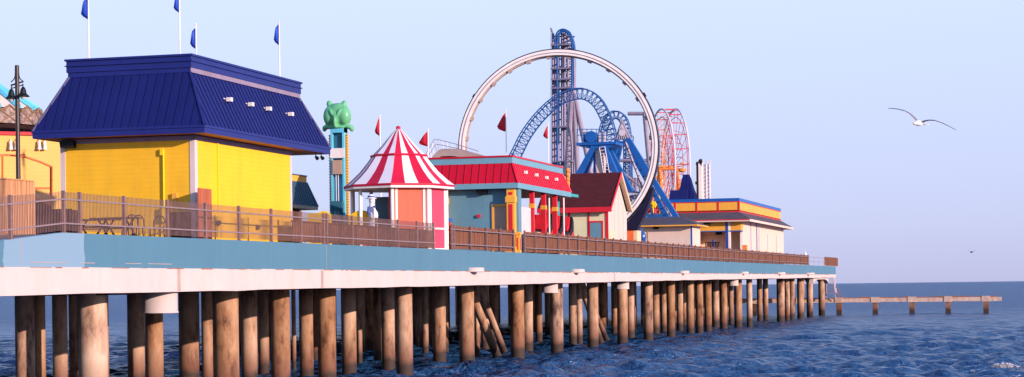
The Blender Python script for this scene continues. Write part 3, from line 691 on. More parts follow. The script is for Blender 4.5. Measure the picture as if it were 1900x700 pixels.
def chair(px, X, lb):
    global chairproto
    p = hit(px, 425, x=X); z = top(p.y)-.03
    if chairproto is None:
        t = thing('round_back_chair', lb, 'chair', (p.x, p.y, z), 'round-backed chairs by the yellow wall')
        b = MB(); b.lathe((p.x, p.y, z+.42), [(.2, 0), (.24, .015), (.24, .035), (.2, .045)], 14); part('seat', b, 'dark metal', t)
        b = MB(); pts = [(p.x+.23*math.cos(a), p.y+.18, z+.5+.36*max(0, math.sin(a))**.8) for a in np.linspace(0, math.pi, 12)]; b.path([(p.x+.23, p.y+.18, z+.42)]+pts+[(p.x-.23, p.y+.18, z+.42)], .02, 6); b.bar((p.x, p.y+.18, z+.45), (p.x, p.y+.18, z+.84), .04, .02); part('backrest', b, 'dark metal', t)
        for i in (-1, 1):
            for j in (-1, 1): b = MB(); b.tube((p.x+i*.2, p.y+j*.18, z), (p.x+i*.17, p.y+j*.15, z+.43), .018, 6); part('leg', b, 'dark metal', t)
        chairproto = t
    else:
        t = copy_tree(chairproto); t.location = (p.x, p.y, z); t['label'] = lb
chair(240, -2.2, 'black round-backed chair, left one of the pair just right of the second fence post')
chair(252, -2.2, 'black round-backed chair, right one of the pair beside the picnic tables')
chair(292, -1.9, 'lone black round-backed chair against the yellow wall near the conduit')
for (px0, px1, pt, X, lb) in ((316, 353, 394, -2.1, 'dark slatted bin enclosure in front of the yellow wall right of the lone chair'), (112, 131, 388, -3.0, 'dark slatted box left of the picnic tables by the fence corner')):
    yy = hit(px0, 420, x=X).y; a = hit(px0, pt, y=yy); c = hit(px1, pt, y=yy); b = MB(); x = a.x; z = top(yy)-.03
    while x < c.x: b.box(x, x+.055, yy, yy+.03, z, a.z); x += .07
    b.box(a.x, c.x, yy+.03, yy+.6, z, a.z-.03); single('slatted_bin', b, 'dark brown', lb, 'bin')
# ------------------------------------------------------------------ low house with teal roof
def teal_house():
    yf = 86.; dp = 5.; yb = yf+dp; z = top(yf)
    P = lambda px, py: hit(px, py, y=yb)
    X1 = P(590, 384).x; X0 = X1-6; i = (P(590, 384).x-P(571, 340).x)*.8; ze = P(590, 384).z; zt = P(571, 340).z
    t = thing('teal_roofed_building', 'low brown building with dark teal metal roof behind the right end of the yellow building', 'building', ((X0+X1)/2, (yf+yb)/2, z))
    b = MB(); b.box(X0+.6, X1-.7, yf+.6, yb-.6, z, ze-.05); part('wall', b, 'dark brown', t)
    b = MB(); b.box(X0, X1, yf, yb, P(590, 390).z, ze); part('fascia', b, 'tan trim', t)
    mansard(t, X0, X1, yf, yb, ze, zt, i, .3, 'teal metal', ze)
    b = MB(); rectring(b, X0+i, X1-i, yf+i, yb-i, zt-.02, P(571, 329).z, .1); part('parapet', b, 'yellow paint', t)
    b = MB(); rectring(b, X0+i-.03, X1-i+.03, yf+i-.03, yb-i+.03, P(571, 329).z, P(571, 327).z, .15); part('coping', b, 'teal metal', t)
teal_house()
# ------------------------------------------------------------------ frog tower
def frog():
    y = 92.; P = lambda px, py, d=0: hit(px, py, y=y+d); c = P(629, 400); z0 = top(y); k = dep(y, c.x)/3600
    t = thing('frog_ride_tower', 'tall turquoise drop ride tower topped by a green frog left of the striped kiosk', 'ride', (c.x, c.y, z0))
    xl, xr = P(617, 300).x, P(642, 300).x; zt = P(629, 236).z
    b = MB()
    b.box(xl, xl+.1, y-.25, y+.25, z0, zt); b.box(xr-.1, xr, y-.25, y+.25, z0, zt); b.box(xl+.1, xr-.1, y+.1, y+.2, z0, zt); b.box(xl, xr, y-.26, y+.26, P(0, 247).z, zt)
    part('mast', b, 'tower blue', t)
    b = MB(); b.box(xl+.1, xr-.1, y-.1, y+.09, P(0, 276).z, P(0, 252).z); part('panel', b, 'deep teal', t)
    b = MB(); b.box(xl-.02, xr+.02, y-.29, y-.26, P(0, 294).z, P(0, 276).z); b.box(xl+.1, xr-.1, y-.2, y, P(0, 294).z, P(0, 276).z); part('white_panel', b, 'white paint', t)
    b = MB(); b.box(P(621, 0).x, P(638, 0).x, y-.3, y-.1, P(0, 324).z, P(0, 298).z); part('counterweight_box', b, 'tan door', t, 'pale square box on the mast')
    b = MB()
    for dx in (-.06, .06): b.tube((c.x+dx, y-.2, z0), (c.x+dx, y-.2, P(0, 324).z), .025, 6)
    part('guide_rod', b, 'pale steel', t)
    b = MB(); b.box(P(618, 0).x, P(641, 0).x, y-.5, y-.3, P(0, 392).z, P(0, 374).z); part('gondola_carriage', b, 'deep teal', t)
    for s, pxa in ((-1, 614.5), (1, 644.5)):
        x = P(pxa, 0).x; b = MB(); b.box(x-.045, x+.045, y-.1, y+.1, z0, P(0, 250).z)
        st = part('light_strip', b, 'yellow paint', t)
        b = MB(); zz = z0+.2
        while zz < P(0, 250).z: b.ell((x+s*.05, y-.1, zz), .035, .035, .035, 6, 4); zz += .14
        part('bulb_row', b, 'rusted steel', st)
    # frog: one body
    b = MB(); e = lambda px, py, rx, ry, rz, d=0, M_=None: b.ell((P(px, py).x, y+d, P(px, py).z), rx*k, ry*k, rz*k, 20, 14, 0, M_)
    e(627, 208, 22, 16, 17); e(627, 218, 20, 16, 17); e(611, 193, 5.5, 5.5, 7); e(639, 193, 5.5, 5.5, 7)
    e(614, 215, 13, 13, 19, -.1, Matrix.Rotation(.12, 3, 'Y')); e(640, 215, 13, 13, 19, -.1, Matrix.Rotation(-.12, 3, 'Y'))
    e(627, 224, 3.2, 5, 15, -.42); e(621, 212, 3, 4, 10, -.42, Matrix.Rotation(-.5, 3, 'Y')); e(633, 212, 3, 4, 10, -.42, Matrix.Rotation(.5, 3, 'Y'))
    e(627, 237, 24, 14, 3.6); e(607, 236, 9, 10, 4); e(648, 236, 9, 10, 4); e(602, 240, 4, 6, 5); e(653, 240, 4, 6, 5)
    o = part('frog_figure', b, 'frog green', t, smooth=True); voxel(o, .04)
PXREF, PYREF = 628., 320.
frog()
# ------------------------------------------------------------------ yellow ride panels
for (a, c, lb, ptop) in ((571, 612, 'left yellow wavy ride panel behind the board fence beside the frog tower', 394), (646, 687, 'right yellow wavy ride panel between frog tower and striped kiosk', 393)):
    y = 86.; p0 = hit(a, ptop, y=y); p1 = hit(c, ptop, y=y); z = top(y); b = MB()
    pts = [(p0.x, y, z)]
    for i in range(13):
        s = i/12; pts.append((p0.x+(p1.x-p0.x)*s, y, p0.z-.12*abs(math.cos(s*math.pi))**6+.05*math.cos(s*6.28*1.2+(2 if a > 600 else .5))))
    pts.append((p1.x, y, z)); b.prism(pts, (0, .35, 0)); single('wavy_wall', b, 'bright yellow', lb, 'ride panel', 'yellow wavy panels')
# ------------------------------------------------------------------ striped kiosk
def kiosk():
    X = -2.45; p = hit(741, 400, x=X); y = p.y; z0 = top(y)-.03; k = dep(y, X)/3600
    Zp = lambda py: hit(741, py, x=X).z
    Rw = 88*k*1.0; a0 = YAW+R(5)
    t = thing('striped_kiosk', 'octagonal kiosk with red and white striped tent roof', 'kiosk', (X, y, z0))
    def oct_pt(a, r, z):      # point on an octagon outline whose corners sit at a0 + k*45deg (angle measured towards the camera = negative)
        d = ((a-a0) % (math.pi/4))-math.pi/8; rr = r*math.cos(math.pi/8)/math.cos(d)
        return Vector((X+rr*math.cos(a), y+rr*math.sin(a), z))
    # angles run clockwise from image-right towards the camera
    a0 = YAW-R(5)
    prof = [(2, Zp(238)), (14, Zp(250)), (31, Zp(270)), (50, Zp(289)), (51, Zp(291)), (59, Zp(302)), (74, Zp(320)), (89, Zp(334)), (103, Zp(345))]
    b = MB(); n = 24; vs = []
    for r, z in prof:
        for j in range(n): vs.append(oct_pt(a0+2*math.pi*j/n+1e-6, r*k, z))
    nv = len(vs)
    for i in range(len(prof)-1):
        for j in range(n): 
            j2 = (j+1) % n; b.add([vs[i*n+j], vs[i*n+j2], vs[(i+1)*n+j2], vs[(i+1)*n+j]], [(0, 1, 2, 3)], j % 2)
    o = part('tent_roof', b, ['tent red', 'tent white'], t)
    b = MB()
    b.path([oct_pt(a0+2*math.pi*j/24+1e-6, 51.5*k, Zp(290)) for j in range(24)], .06, 6, closed=True); b.ell((X, y, Zp(238)), .12, .12, .1, 10, 6)
    part('roof_band', b, 'tent red', t)
    def ring(r0, r1, z0_, z1_, m):
        b = MB(); vs = []
        for r, z in ((r0, z0_), (r1, z0_), (r1, z1_), (r0, z1_)):
            for j in range(8): vs.append(Vector((X+r*math.cos(a0+j*math.pi/4), y+r*math.sin(a0+j*math.pi/4), z)))
        fs = [(i*8+j, i*8+(j+1) % 8, ((i+1) % 4)*8+(j+1) % 8, ((i+1) % 4)*8+j) for i in range(4) for j in range(8)]
        b.add(vs, fs); return b
    part('roof_edge', ring(98*k, 104*k, Zp(349), Zp(345)-.003, 0), 'tent red', t)
    part('eave_board', ring(1*k, 103*k, Zp(353), Zp(349)-.003, 0), 'white paint', t)
    zt = Zp(353)-.005
    V = [Vector((X+Rw*math.cos(a0-j*math.pi/4), y+Rw*math.sin(a0-j*math.pi/4), 0)) for j in range(8)]
    def wall(j, mname, open_=False):
        a, c = V[j], V[(j+1) % 8]; d = (c-a).normalized(); nr = Vector((d.y, -d.x, 0)); 
        if nr.dot(a-Vector((X, y, 0))) < 0: nr = -nr
        if not open_:
            b = MB(); b.prism([a+d*.05+Vector((0, 0, z0)), c-d*.05+Vector((0, 0, z0)), c-d*.05+Vector((0, 0, zt)), a+d*.05+Vector((0, 0, zt))], -nr*.06); part('wall_panel', b, mname, t)
            b = MB()
            for q in (a+d*.2, c-d*.2):
                b.bar(q+nr*.015+Vector((0, 0, z0)), q+nr*.015+Vector((0, 0, zt)), .1, .05, upv=nr)
            part('wall_trim', b, 'white paint', t)
    wall(1, 'coral boards'); wall(0, 'pink boards'); wall(7, 'pink boards'); wall(6, 'coral boards')
    a, c = V[0], V[1]; d = (c-a).normalized(); nr = Vector((d.y, -d.x, 0)); nr = nr if nr.dot(a-Vector((X, y, 0))) > 0 else -nr
    b = MB(); zz = hit(820, 425, x=-.4).z; b.bar(a+d*.25+nr*.02+Vector((0, 0, zz)), c-d*.25+nr*.02+Vector((0, 0, zz)), .05, .08); b.bar(a+d*.25+nr*.02+Vector((0, 0, z0+.05)), c-d*.25+nr*.02+Vector((0, 0, z0+.05)), .05, .08); part('cross_trim', b, 'white paint', t)
    for j in range(8):
        v = V[j]; b = MB(); b.lathe((v.x, v.y, 0), [(.09, z0), (.09, zt)], 8); part('post', b, 'white paint', t)
        if j in (2, 3, 4):
            d2 = (V[(j+1) % 8]-v).normalized()*.13; b = MB(); b.lathe((v.x+d2.x, v.y+d2.y, 0), [(.06, z0), (.06, zt-.003)], 8); part('red_post', b, 'red paint', t)
    b = MB(); b.box(X-1.2, X+1.2, y-.05, y+.05, z0, zt-.3); part('inner_wall', b, 'steel blue wall', t)
    b = MB(); a, c = V[2], V[3]; b.prism([a+Vector((0, 0, z0)), c+Vector((0, 0, z0)), c+Vector((0, 0, z0+.75)), a+Vector((0, 0, z0+.75))], (0, .08, 0)); part('counter', b, 'coral boards', t)
PXREF, PYREF = 745., 400.
kiosk()
PXREF, PYREF = 690., 400.
# statue beside the kiosk
y = 82.; P = lambda px, py: hit(px, py, y=y); c = P(690, 380); k = dep(y, c.x)/3600; z0 = top(y)
t = thing('statue', 'white and blue cartoonish figure with a striped hat standing beside the kiosk opening', 'statue', (c.x, c.y, z0))
b = MB()
for px, py, rx, rz in ((690, 372, 6, 7), (690, 385, 6, 10), (693, 400, 9, 12), (692, 420, 10, 14), (690, 440, 10, 12)): b.ell((P(px, py).x, y, P(px, py).z), rx*k, rx*k*.9, rz*k, 14, 10)
b.ell((P(697, 395).x, y-.15, P(697, 395).z), 3*k, 3*k, 11*k, 10, 8)
o = part('body', b, 'statue white', t, smooth=True); voxel(o, .025)
b = MB(); b.lathe((P(689, 0).x, y, P(0, 369).z), [(10*k, 0), (10*k, .03), (6*k, .05), (6*k, .14), (3*k, .2)], 14); part('hat', b, 'statue white', t)
b = MB(); b.lathe((P(689, 0).x, y, P(0, 368).z), [(6.4*k, .04), (6.6*k, .07), (6.4*k, .1)], 14); b.ell((P(697, 384).x, y-.2, P(697, 384).z), 3*k, 2*k, 2*k); b.ell((P(686, 392).x, y-.2, P(686, 392).z), 2*k, 2*k, 9*k); part('blue_trim', b, 'statue blue', t)
# blue telescope box by the kiosk
p = hit(834, 410, x=-.3); b = MB(); z = top(p.y); t = thing('viewer_stand', 'small blue box on a post between the kiosk and the board fence', 'viewer', (p.x, p.y, z))
b.box(p.x-.1, p.x+.1, p.y-.3, p.y+.15, p.z-.05, p.z+.12); b.tube((p.x, p.y+.1, p.z+.03), (p.x, p.y+.4, p.z+.05), .06); part('box', b, 'cobalt', t)
b = MB(); b.tube((p.x, p.y, z), (p.x, p.y, p.z-.05), .05); b.ell((p.x, p.y, p.z-.15), .07, .07, .07, 8, 6); part('post', b, 'red paint', t)
# ------------------------------------------------------------------ red roofed hall
def hall():
    x1 = -.3; y0 = hit(963, 440, x=x1).y; z0 = top(y0)-.03; xl = hit(770, 420, y=y0).x; y1 = hit(1052, 380, x=x1).y
    oy = .55; ox = .12
    P = lambda px, py: hit(px, py, y=y0-oy)
    ze = P(962, 349).z; zf = P(962, 339).z; zs = P(955, 301.5).z; zp = P(955, 287).z; zc = ze
    t = thing('red_roofed_hall', 'blue walled hall with red metal roof, columned porch and tan door', 'building', ((xl+x1)/2, (y0+y1)/2, z0))
    X0, X1, Y0, Y1 = xl-1, x1+ox, y0-oy, y1+.6
    b = MB(); b.box(xl, x1-.02, y0, y0+.25, z0, ze); b.box(x1-.4, x1, y0-.02, y0+.55, z0, ze-.002); part('wall', b, 'steel blue wall', t)
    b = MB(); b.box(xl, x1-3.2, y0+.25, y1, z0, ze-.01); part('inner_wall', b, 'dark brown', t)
    b = MB(); rectring(b, X0, X1, Y0, Y1, ze, zf, .08); part('fascia', b, 'steel blue trim', t)
    b = MB(); b.box(X0+.06, X1-.06, Y0+.06, Y1-.06, ze+.02, ze+.06); part('soffit', b, 'tan trim', t)
    i_ = .42
    mansard(t, X0, X1, Y0, Y1, zf, zs, i_, .42, 'red metal', ze)
    b = MB(); rectring(b, X0+i_-.02, X1-i_+.02, Y0+i_-.02, Y1-i_+.02, zs, zp-.09, .1); b.box(X0+i_, X1-i_, Y0+i_, Y1-i_, zs, zs+.05); part('parapet', b, 'steel blue trim', t)
    b = MB(); rectring(b, X0+i_-.06, X1-i_+.06, Y0+i_-.06, Y1-i_+.06, zp-.09, zp, .18); part('coping', b, 'red metal', t)
    for px, py in ((974, 320), (994, 325), (1013, 330), (1031, 333)):
        p = hit(px, py, x=X1-.2); b = MB(); b.box(p.x-.02, p.x+.12, p.y-.14, p.y+.12, p.z-.08, p.z+.08); b.tube(p+Vector((-.15, -.15, .05)), p, .02, 5); part('spotlight', b, 'white paint', t)
    Q = lambda px, py: hit(px, py, y=y0-.02)
    p = hit(895, 356, y=y0-.15); b = MB(); b.box(p.x-.27, p.x+.27, y0-.32, y0-.02, p.z-.12, p.z+.14); part('loudspeaker', b, 'black', t)
    p = Q(889, 401); b = MB(); b.tube((p.x, y0-.12, p.z), (p.x, y0, p.z), .1, 12); part('fire_bell', b, 'red paint', t)
    b = MB(); b.box(Q(917, 0).x, Q(944, 0).x, y0-.04, y0, z0, Q(0, 389).z); part('door', b, 'tan door', t)
    b = MB(); b.box(Q(913, 0).x, Q(917, 0).x, y0-.07, y0, z0, Q(0, 386).z); b.box(Q(913, 0).x, Q(944, 0).x, y0-.072, y0, Q(0, 389).z, Q(0, 385).z); part('door_frame', b, 'yellow paint', t)
    # pillars: yellow with red inset
    for pa, pb in ((944, 958), (818, 832)):
        xa, xb = Q(pa, 0).x, Q(pb, 0).x; pl = MB(); yy = y0-.42
        pl.box(xa, xb, yy, y0-.02, z0, ze-.002); zc_ = Q(0, 376).z; pl.box(xa-.06, xb+.05, yy-.05, y0-.02, zc_-.2, zc_+.12); pl.box(xa-.1, xb+.08, yy-.1, y0-.02, z0, z0+.35)
        o = part('pillar', pl, 'yellow paint', t); m_ = (xa+xb)/2; h_ = (xb-xa)*.27
        r_ = MB(); r_.box(m_-h_, m_+h_, yy-.012, yy, zc_+.2, ze-.2); r_.box(m_-h_, m_+h_, yy-.012, yy, z0+.5, zc_-.3)
        part('red_inset', r_, 'red paint', o)
    xa = x1-.08; b = MB(); b.box(xa, x1+.12, y0-.3, y0-.03, z0, z0+1.15); b.box(xa-.04, x1+.16, y0-.34, y0-.03, z0+1.0, z0+1.1); part('pillar_base', b, 'yellow paint', t)
    b = MB(); b.box(x1-.03, x1+.03, y0-.315, y0-.3, z0+.2, z0+.85); b.box(x1+.12, x1+.135, y0-.22, y0-.1, z0+.2, z0+.85); part('base_inset', b, 'red paint', t)
    # porch
    a = hit(971, 400, x=x1-.25).y; c = hit(984, 400, x=x1-.25).y; b = MB(); b.box(x1-.3, x1-.22, y0+.55, c, z0, hit(975, 385, x=x1-.25).z); part('porch_wall', b, 'pale trim', t)
    for px in (987.5, 1009, 1030):
        yy = hit(px, 400, x=x1-.2).y; b = MB(); b.box(x1-.32, x1-.08, yy-.12, yy+.12, z0, ze+.01); o = part('column', b, 'red paint', t)
        zz = hit(px, 382+(px-987)*.15, x=x1-.2).z; b = MB(); b.box(x1-.35, x1-.05, yy-.15, yy+.15, zz-.12, zz+.12); part('capital', b, 'yellow paint', o)
    for px in (1019, 1046): yy = hit(px, 400, x=x1-.5).y; b = MB(); b.tube((x1-.5, yy, z0), (x1-.5, yy, ze), .05); part('pipe_post', b, 'white paint', t)
    b = MB(); b.box(x1-3.1, x1-.7, y0+3, y1-.3, z0, z0+.75); b.box(x1-.42, x1-.35, hit(995, 430, x=x1-.4).y, hit(1018, 430, x=x1-.4).y, z0+.8, z0+1.3); part('counter', b, 'tan door', t)
    # dark ride cars parked under the porch
    for k_, px in enumerate((1001, 1021, 1040)):
        p = hit(px, 400, x=x1-1.6); tt = thing('ride_car', ['black and red ride car at the left end of the porch', 'black and red ride car in the middle of the porch', 'black and red ride car at the right end of the porch'][k_], 'ride car', (p.x, p.y, z0+.76), 'ride cars under the porch')
        zc = z0+.76; pr = [(-1.3, 0), (1.2, 0), (1.4, .35), (1.35, 1.5), (1.0, 1.75), (.75, 1.1), (.1, .75), (-.5, .8), (-1.1, .65), (-1.45, .3)]
        b = MB(); b.prism([(p.x-.55, p.y+u*.85, zc+v) for u, v in pr], (1.1, 0, 0)); part('car_body', b, 'black', tt)
        b = MB(); b.prism([(p.x-.4, p.y+u*.85, zc+v) for u, v in ((.0, .85), (.6, .85), (.95, 1.7), (.75, 1.75), (.45, 1.2), (.0, 1.1))], (.8, 0, 0)); part('seat', b, 'red paint', tt)
        b = MB(); b.prism([(p.x+.552, p.y+u*.85, zc+v) for u, v in ((-1.2, .25), (1.1, .35), (1.2, .9), (.4, .55), (-.6, .6))], (.02, 0, 0)); part('side_flash', b, 'red paint', tt)
hall()
PXREF, PYREF = 1045., 345.
# marquee scrap behind the hall
y = 118.; P = lambda px, py, d=0: hit(px, py, y=y+d); t = thing('ride_marquee', 'small turquoise and white ride marquee with orange scrollwork behind the red roof end', 'sign', (P(1050, 350).x, y, top(y)))
b = MB(); b.box(P(1024, 0).x, P(1066, 0).x, y-1, y+1, P(0, 366).z, P(0, 361).z); b.box(P(1024, 0).x, P(1054, 0).x, y-.6, y+.6, P(0, 328).z, P(0, 322).z); b.tube(P(1035, 362), (P(1035, 0).x, y, top(y)), .1); part('frame', b, 'teal paint', t)
b = MB(); b.box(P(1024, 0).x, P(1052, 0).x, y-.5, y+.5, P(0, 361).z+.01, P(0, 328).z-.01); part('panel', b, 'cream wall', t)
b = MB()
for q in range(6): p = P(1060, 358-q*8); b.ell((p.x, y-.9, p.z), .14, .12, .17, 8, 6)
b.box(P(1056, 0).x, P(1062, 0).x, y-.9, y-.7, P(0, 361).z, P(0, 322).z); part('scrollwork', b, 'wheel orange', t)
for q in (1036, 1045): b = MB(); p = P(q, 345); b.ell((p.x, y-.5, p.z), .16, .05, .38, 12, 8); part('lettered_medallion', b, 'tent red', t)
# ------------------------------------------------------------------ shingled house
def house():
    x1 = -1.6; ya = hit(1129, 420, x=x1).y; yb = hit(1163, 420, x=x1).y; yc = (ya+yb)/2; z0 = top(ya)-.03
    xl = hit(1000, 420, y=ya).x; zr = hit(1150, 319, x=x1+.3).z; ze = hit(1132, 390, x=x1+.3).z; zef = hit(1132, 384, x=x1+.3).z
    t = thing('shingled_house', 'small pale house with steep maroon shingle gable roof and red trim', 'building', ((xl+x1)/2, yc, z0))
    b = MB(); b.box(xl, x1-.01, ya, yb, z0, ze+.1); part('wall', b, 'pale green siding', t)
    X1 = x1+.28; X0 = hit(1046, 388, y=ya-.5).x; X0 = min(X0, xl)
    X0r = hit(1062, 330, y=yc).x
    zin = ze+.0
    b = MB(); b.prism([(x1, ya, z0), (x1, yb, z0), (x1, yb, ze), (x1, yc, zr-.35), (x1, ya, ze)], (-.02, 0, 0)); 
    o = part('gable_wall', b, 'off white board', t)
    b = MB()
    for q in (1140, 1148, 1156):
        yy = hit(q, 400, x=x1).y; b.box(x1, x1+.012, yy-.02, yy+.02, z0, ze+(zr-ze)*.5*(1-abs(yy-yc)/(yb-yc)))
    part('board_batten', b, 'tan trim', o)
    for s, yo, nm in ((-1, ya-.45, 'roof'), (1, yb+.45, 'rear_roof')):
        b = MB(); a = (X0, yo, zef); c = (X1, yo, zef); d = (X1, yc, zr); e = (X0, yc, zr); nr = (Vector(c)-Vector(a)).cross(Vector(e)-Vector(a)).normalized(); nr = nr if nr.z > 0 else -nr
        b.prism([a, c, d, e], -nr*.1); part(nm, b, 'maroon shingle', t)
        if s > 0: b2 = MB(); b2.prism([Vector((x1+.03, yo, zef))-nr*.13, Vector(c)-nr*.13, Vector(d)-nr*.13, Vector((x1+.03, yc, zr))-nr*.13], -nr*.03); part('soffit', b2, 'peach wall', t)
        b = MB(); b.bar(Vector(c)+Vector((.03, 0, -.06)), Vector(d)+Vector((.03, 0, -.06)), .05, .2); part('verge_board', b, 'red paint' if s < 0 else 'peach wall', t)
    b = MB(); b.box(X0, X1+.05, ya-.5, ya-.45, ze-.1, zef+.02); b.box(X0, X1, ya-.45, ya, ze-.02, ze+.03); part('fascia', b, 'red paint', t)
    Q = lambda px, py: hit(px, py, y=ya-.03)
    for px in (1056, 1092, 1126.5):
        x = Q(px, 0).x; w_ = .12 if px > 1120 else .06; b = MB(); b.box(x-w_, min(x+w_, x1), ya-.035, ya, z0, ze-.02); part('wall_trim', b, 'red paint', t)
    b = MB(); b.box(Q(1095, 0).x, Q(1116, 0).x, ya-.04, ya, z0, Q(0, 413).z); part('door', b, 'steel blue wall', t)
    b = MB(); xa, xb = Q(1093, 0).x, Q(1118, 0).x; b.box(xa-.03, xa+.06, ya-.06, ya, z0, Q(0, 411).z); b.box(xb-.06, xb+.03, ya-.06, ya, z0, Q(0, 411).z); b.box(xa-.03, xb+.03, ya-.062, ya, Q(0, 413).z, Q(0, 410).z); part('door_frame', b, 'red paint', t)
    b = MB(); b.box(x1, x1+.03, hit(1130, 0, x=x1).y, hit(1140, 0, x=x1).y, z0, hit(1135, 429, x=x1).z); part('orange_panel', b, 'peach wall', t)
PXREF, PYREF = 1105., 410.
house()
# ------------------------------------------------------------------ white loop ride
def loop_ride():
    y = 141.; P = lambda px, py: hit(px, py, y=y); c = P(1036, 276); k = dep(y, c.x)/3600; Rr = 180*k
    t = thing('loop_ride', 'huge white ring of a looping ride with a dark lower cradle', 'ride', (c.x, c.y, top(y)))
    ex = Vector((math.cos(YAW*.35), math.sin(YAW*.35), 0)); ez = Vector((0, 0, 1)); en = Vector((-ex.y, ex.x, 0))
    ex = ex*1.02
    def pt(a, r, d): return c+ex*r*math.cos(a)+ez*r*math.sin(a)+en*d
    def band(r0, r1, d0, d1, m, nm, n=96):
        b = MB(); vs = []
        for j in range(n):
            a = 2*math.pi*j/n
            for r, d in ((r0, d0), (r1, d0), (r1, d1), (r0, d1)): vs.append(pt(a, r, d))
        fs = [(j*4+q, j*4+(q+1) % 4, ((j+1) % n)*4+(q+1) % 4, ((j+1) % n)*4+q) for j in range(n) for q in range(4)]
        b.add(vs, fs); return part(nm, b, m, t)
    band(Rr-.30, Rr+.10, -.45, .45, 'ring white', 'ring')
    band(Rr+.10, Rr+.18, -.42, .42, 'ring dark', 'outer_rail')
    band(Rr-.40, Rr-.30, -.15, .12, 'ring brown', 'inner_rail')
    band(Rr-.14, Rr-.09, -.48, -.45, 'steel', 'face_seam')
    for j in range(28):
        a = 2*math.pi*(j+.4)/28; p = pt(a, Rr-.52, -.1); q = pt(a, Rr-.32, -.1); b = MB(); b.bar(p, q, .3, .3); part('inner_bracket', b, 'ring brown', t)
        if j in (2, 6, 11, 25): b = MB(); b.bar(pt(a, Rr+.16, -.1), pt(a, Rr+.28, -.1), .3, .3); part('outer_bracket', b, 'ring dark', t)
    # dark cradle hugging the lower right of the ring
    b = MB(); A = np.linspace(R(-24), R(-128), 24); th = [.15+1.25*max(0, min(1, (math.degrees(-a)-24)/34))**1.3*(1 if a > R(-64) else max(.1, 1-(math.degrees(-a)-64)/10)) for a in A]
    out = [pt(a, Rr+.28, .05) for a in A]+[pt(a, Rr+.28+q, .05) for a, q in list(zip(A, th))[::-1]]
    vs_f = [q-en*.55 for q in out]
    b.prism(vs_f, en*1.4); part('cradle', b, 'ring dark', t)
    b = MB()
    for s in (-1, 1):
        for dd in (-1.6, 1.6): b.tube(pt(R(-90)+s*.35, Rr+.3, 0), pt(R(-90), 0, 0)+ex*s*4.2+en*dd+Vector((0, 0, top(y)-c.z)), .22, 10)
    part('support_leg', b, 'cobalt', t)
    b = MB(); b.box(c.x-4.5, c.x+4.5, y-1.8, y+1.8, top(y)-.03, top(y)+.3); part('base', b, 'ring dark', t)
loop_ride()
# red booth under the loop
y = 136.; b = MB(); a = hit(1164, 430, y=y); c = hit(1178, 430, y=y); tt = thing('ticket_booth', 'small red and cream booth tucked right of the shingled house', 'booth', ((a.x+c.x)/2, y, top(y)))
b.box(a.x-1, a.x+(c.x-a.x)*.8, y, y+1.5, top(y), hit(1170, 427, y=y).z); part('wall', b, 'orange trim', tt); b = MB(); b.box(a.x+(c.x-a.x)*.8+.003, c.x+.15, y, y+1.4, top(y), hit(1170, 428, y=y).z); part('side_wall', b, 'peach wall', tt)
b = MB(); b.box(a.x-1.1, c.x+.25, y-.1, y+1.6, hit(1170, 427, y=y).z, hit(1170, 426, y=y).z); part('roof', b, 'black', tt)
# ------------------------------------------------------------------ coaster
def truss(mb, pts, half, depth, step=1, r=.09, m=0):
    """two running rails and a spine tied by V and diagonal braces; pts lie in a plane facing -Y"""
    pts = [Vector(p) for p in pts]; A = []; B = []; C_ = []
    for i, p in enumerate(pts):
        d = (pts[min(i+1, len(pts)-1)]-pts[max(i-1, 0)]).normalized(); nrm = Vector((-d.z, 0, d.x)).normalized()
        A.append(p+nrm*half+Vector((0, -depth, 0))); B.append(p+nrm*half+Vector((0, depth, 0))); C_.append(p-nrm*half)
    mb.path(A, r, 6, m=m); mb.path(B, r, 6, m=m); mb.path(C_, r*1.2, 6, m=m)
    for i in range(0, len(pts)-step, step):
        mb.tube(A[i], C_[i], r*.5, 4); mb.tube(B[i], C_[i], r*.5, 4); mb.tube(A[i], B[i], r*.6, 4)
        mb.tube(A[i], C_[i+step], r*.45, 4); mb.tube(B[i+step], C_[i], r*.45, 4)
def resample(pts, dl):
    out = [pts[0].copy()]; acc = 0; 
    for a, b in zip(pts, pts[1:]):
        L_ = (b-a).length; s = dl-acc
        while s <= L_: out.append(a+(b-a)*s/L_); s += dl
        acc = (acc+L_) % dl
    return out
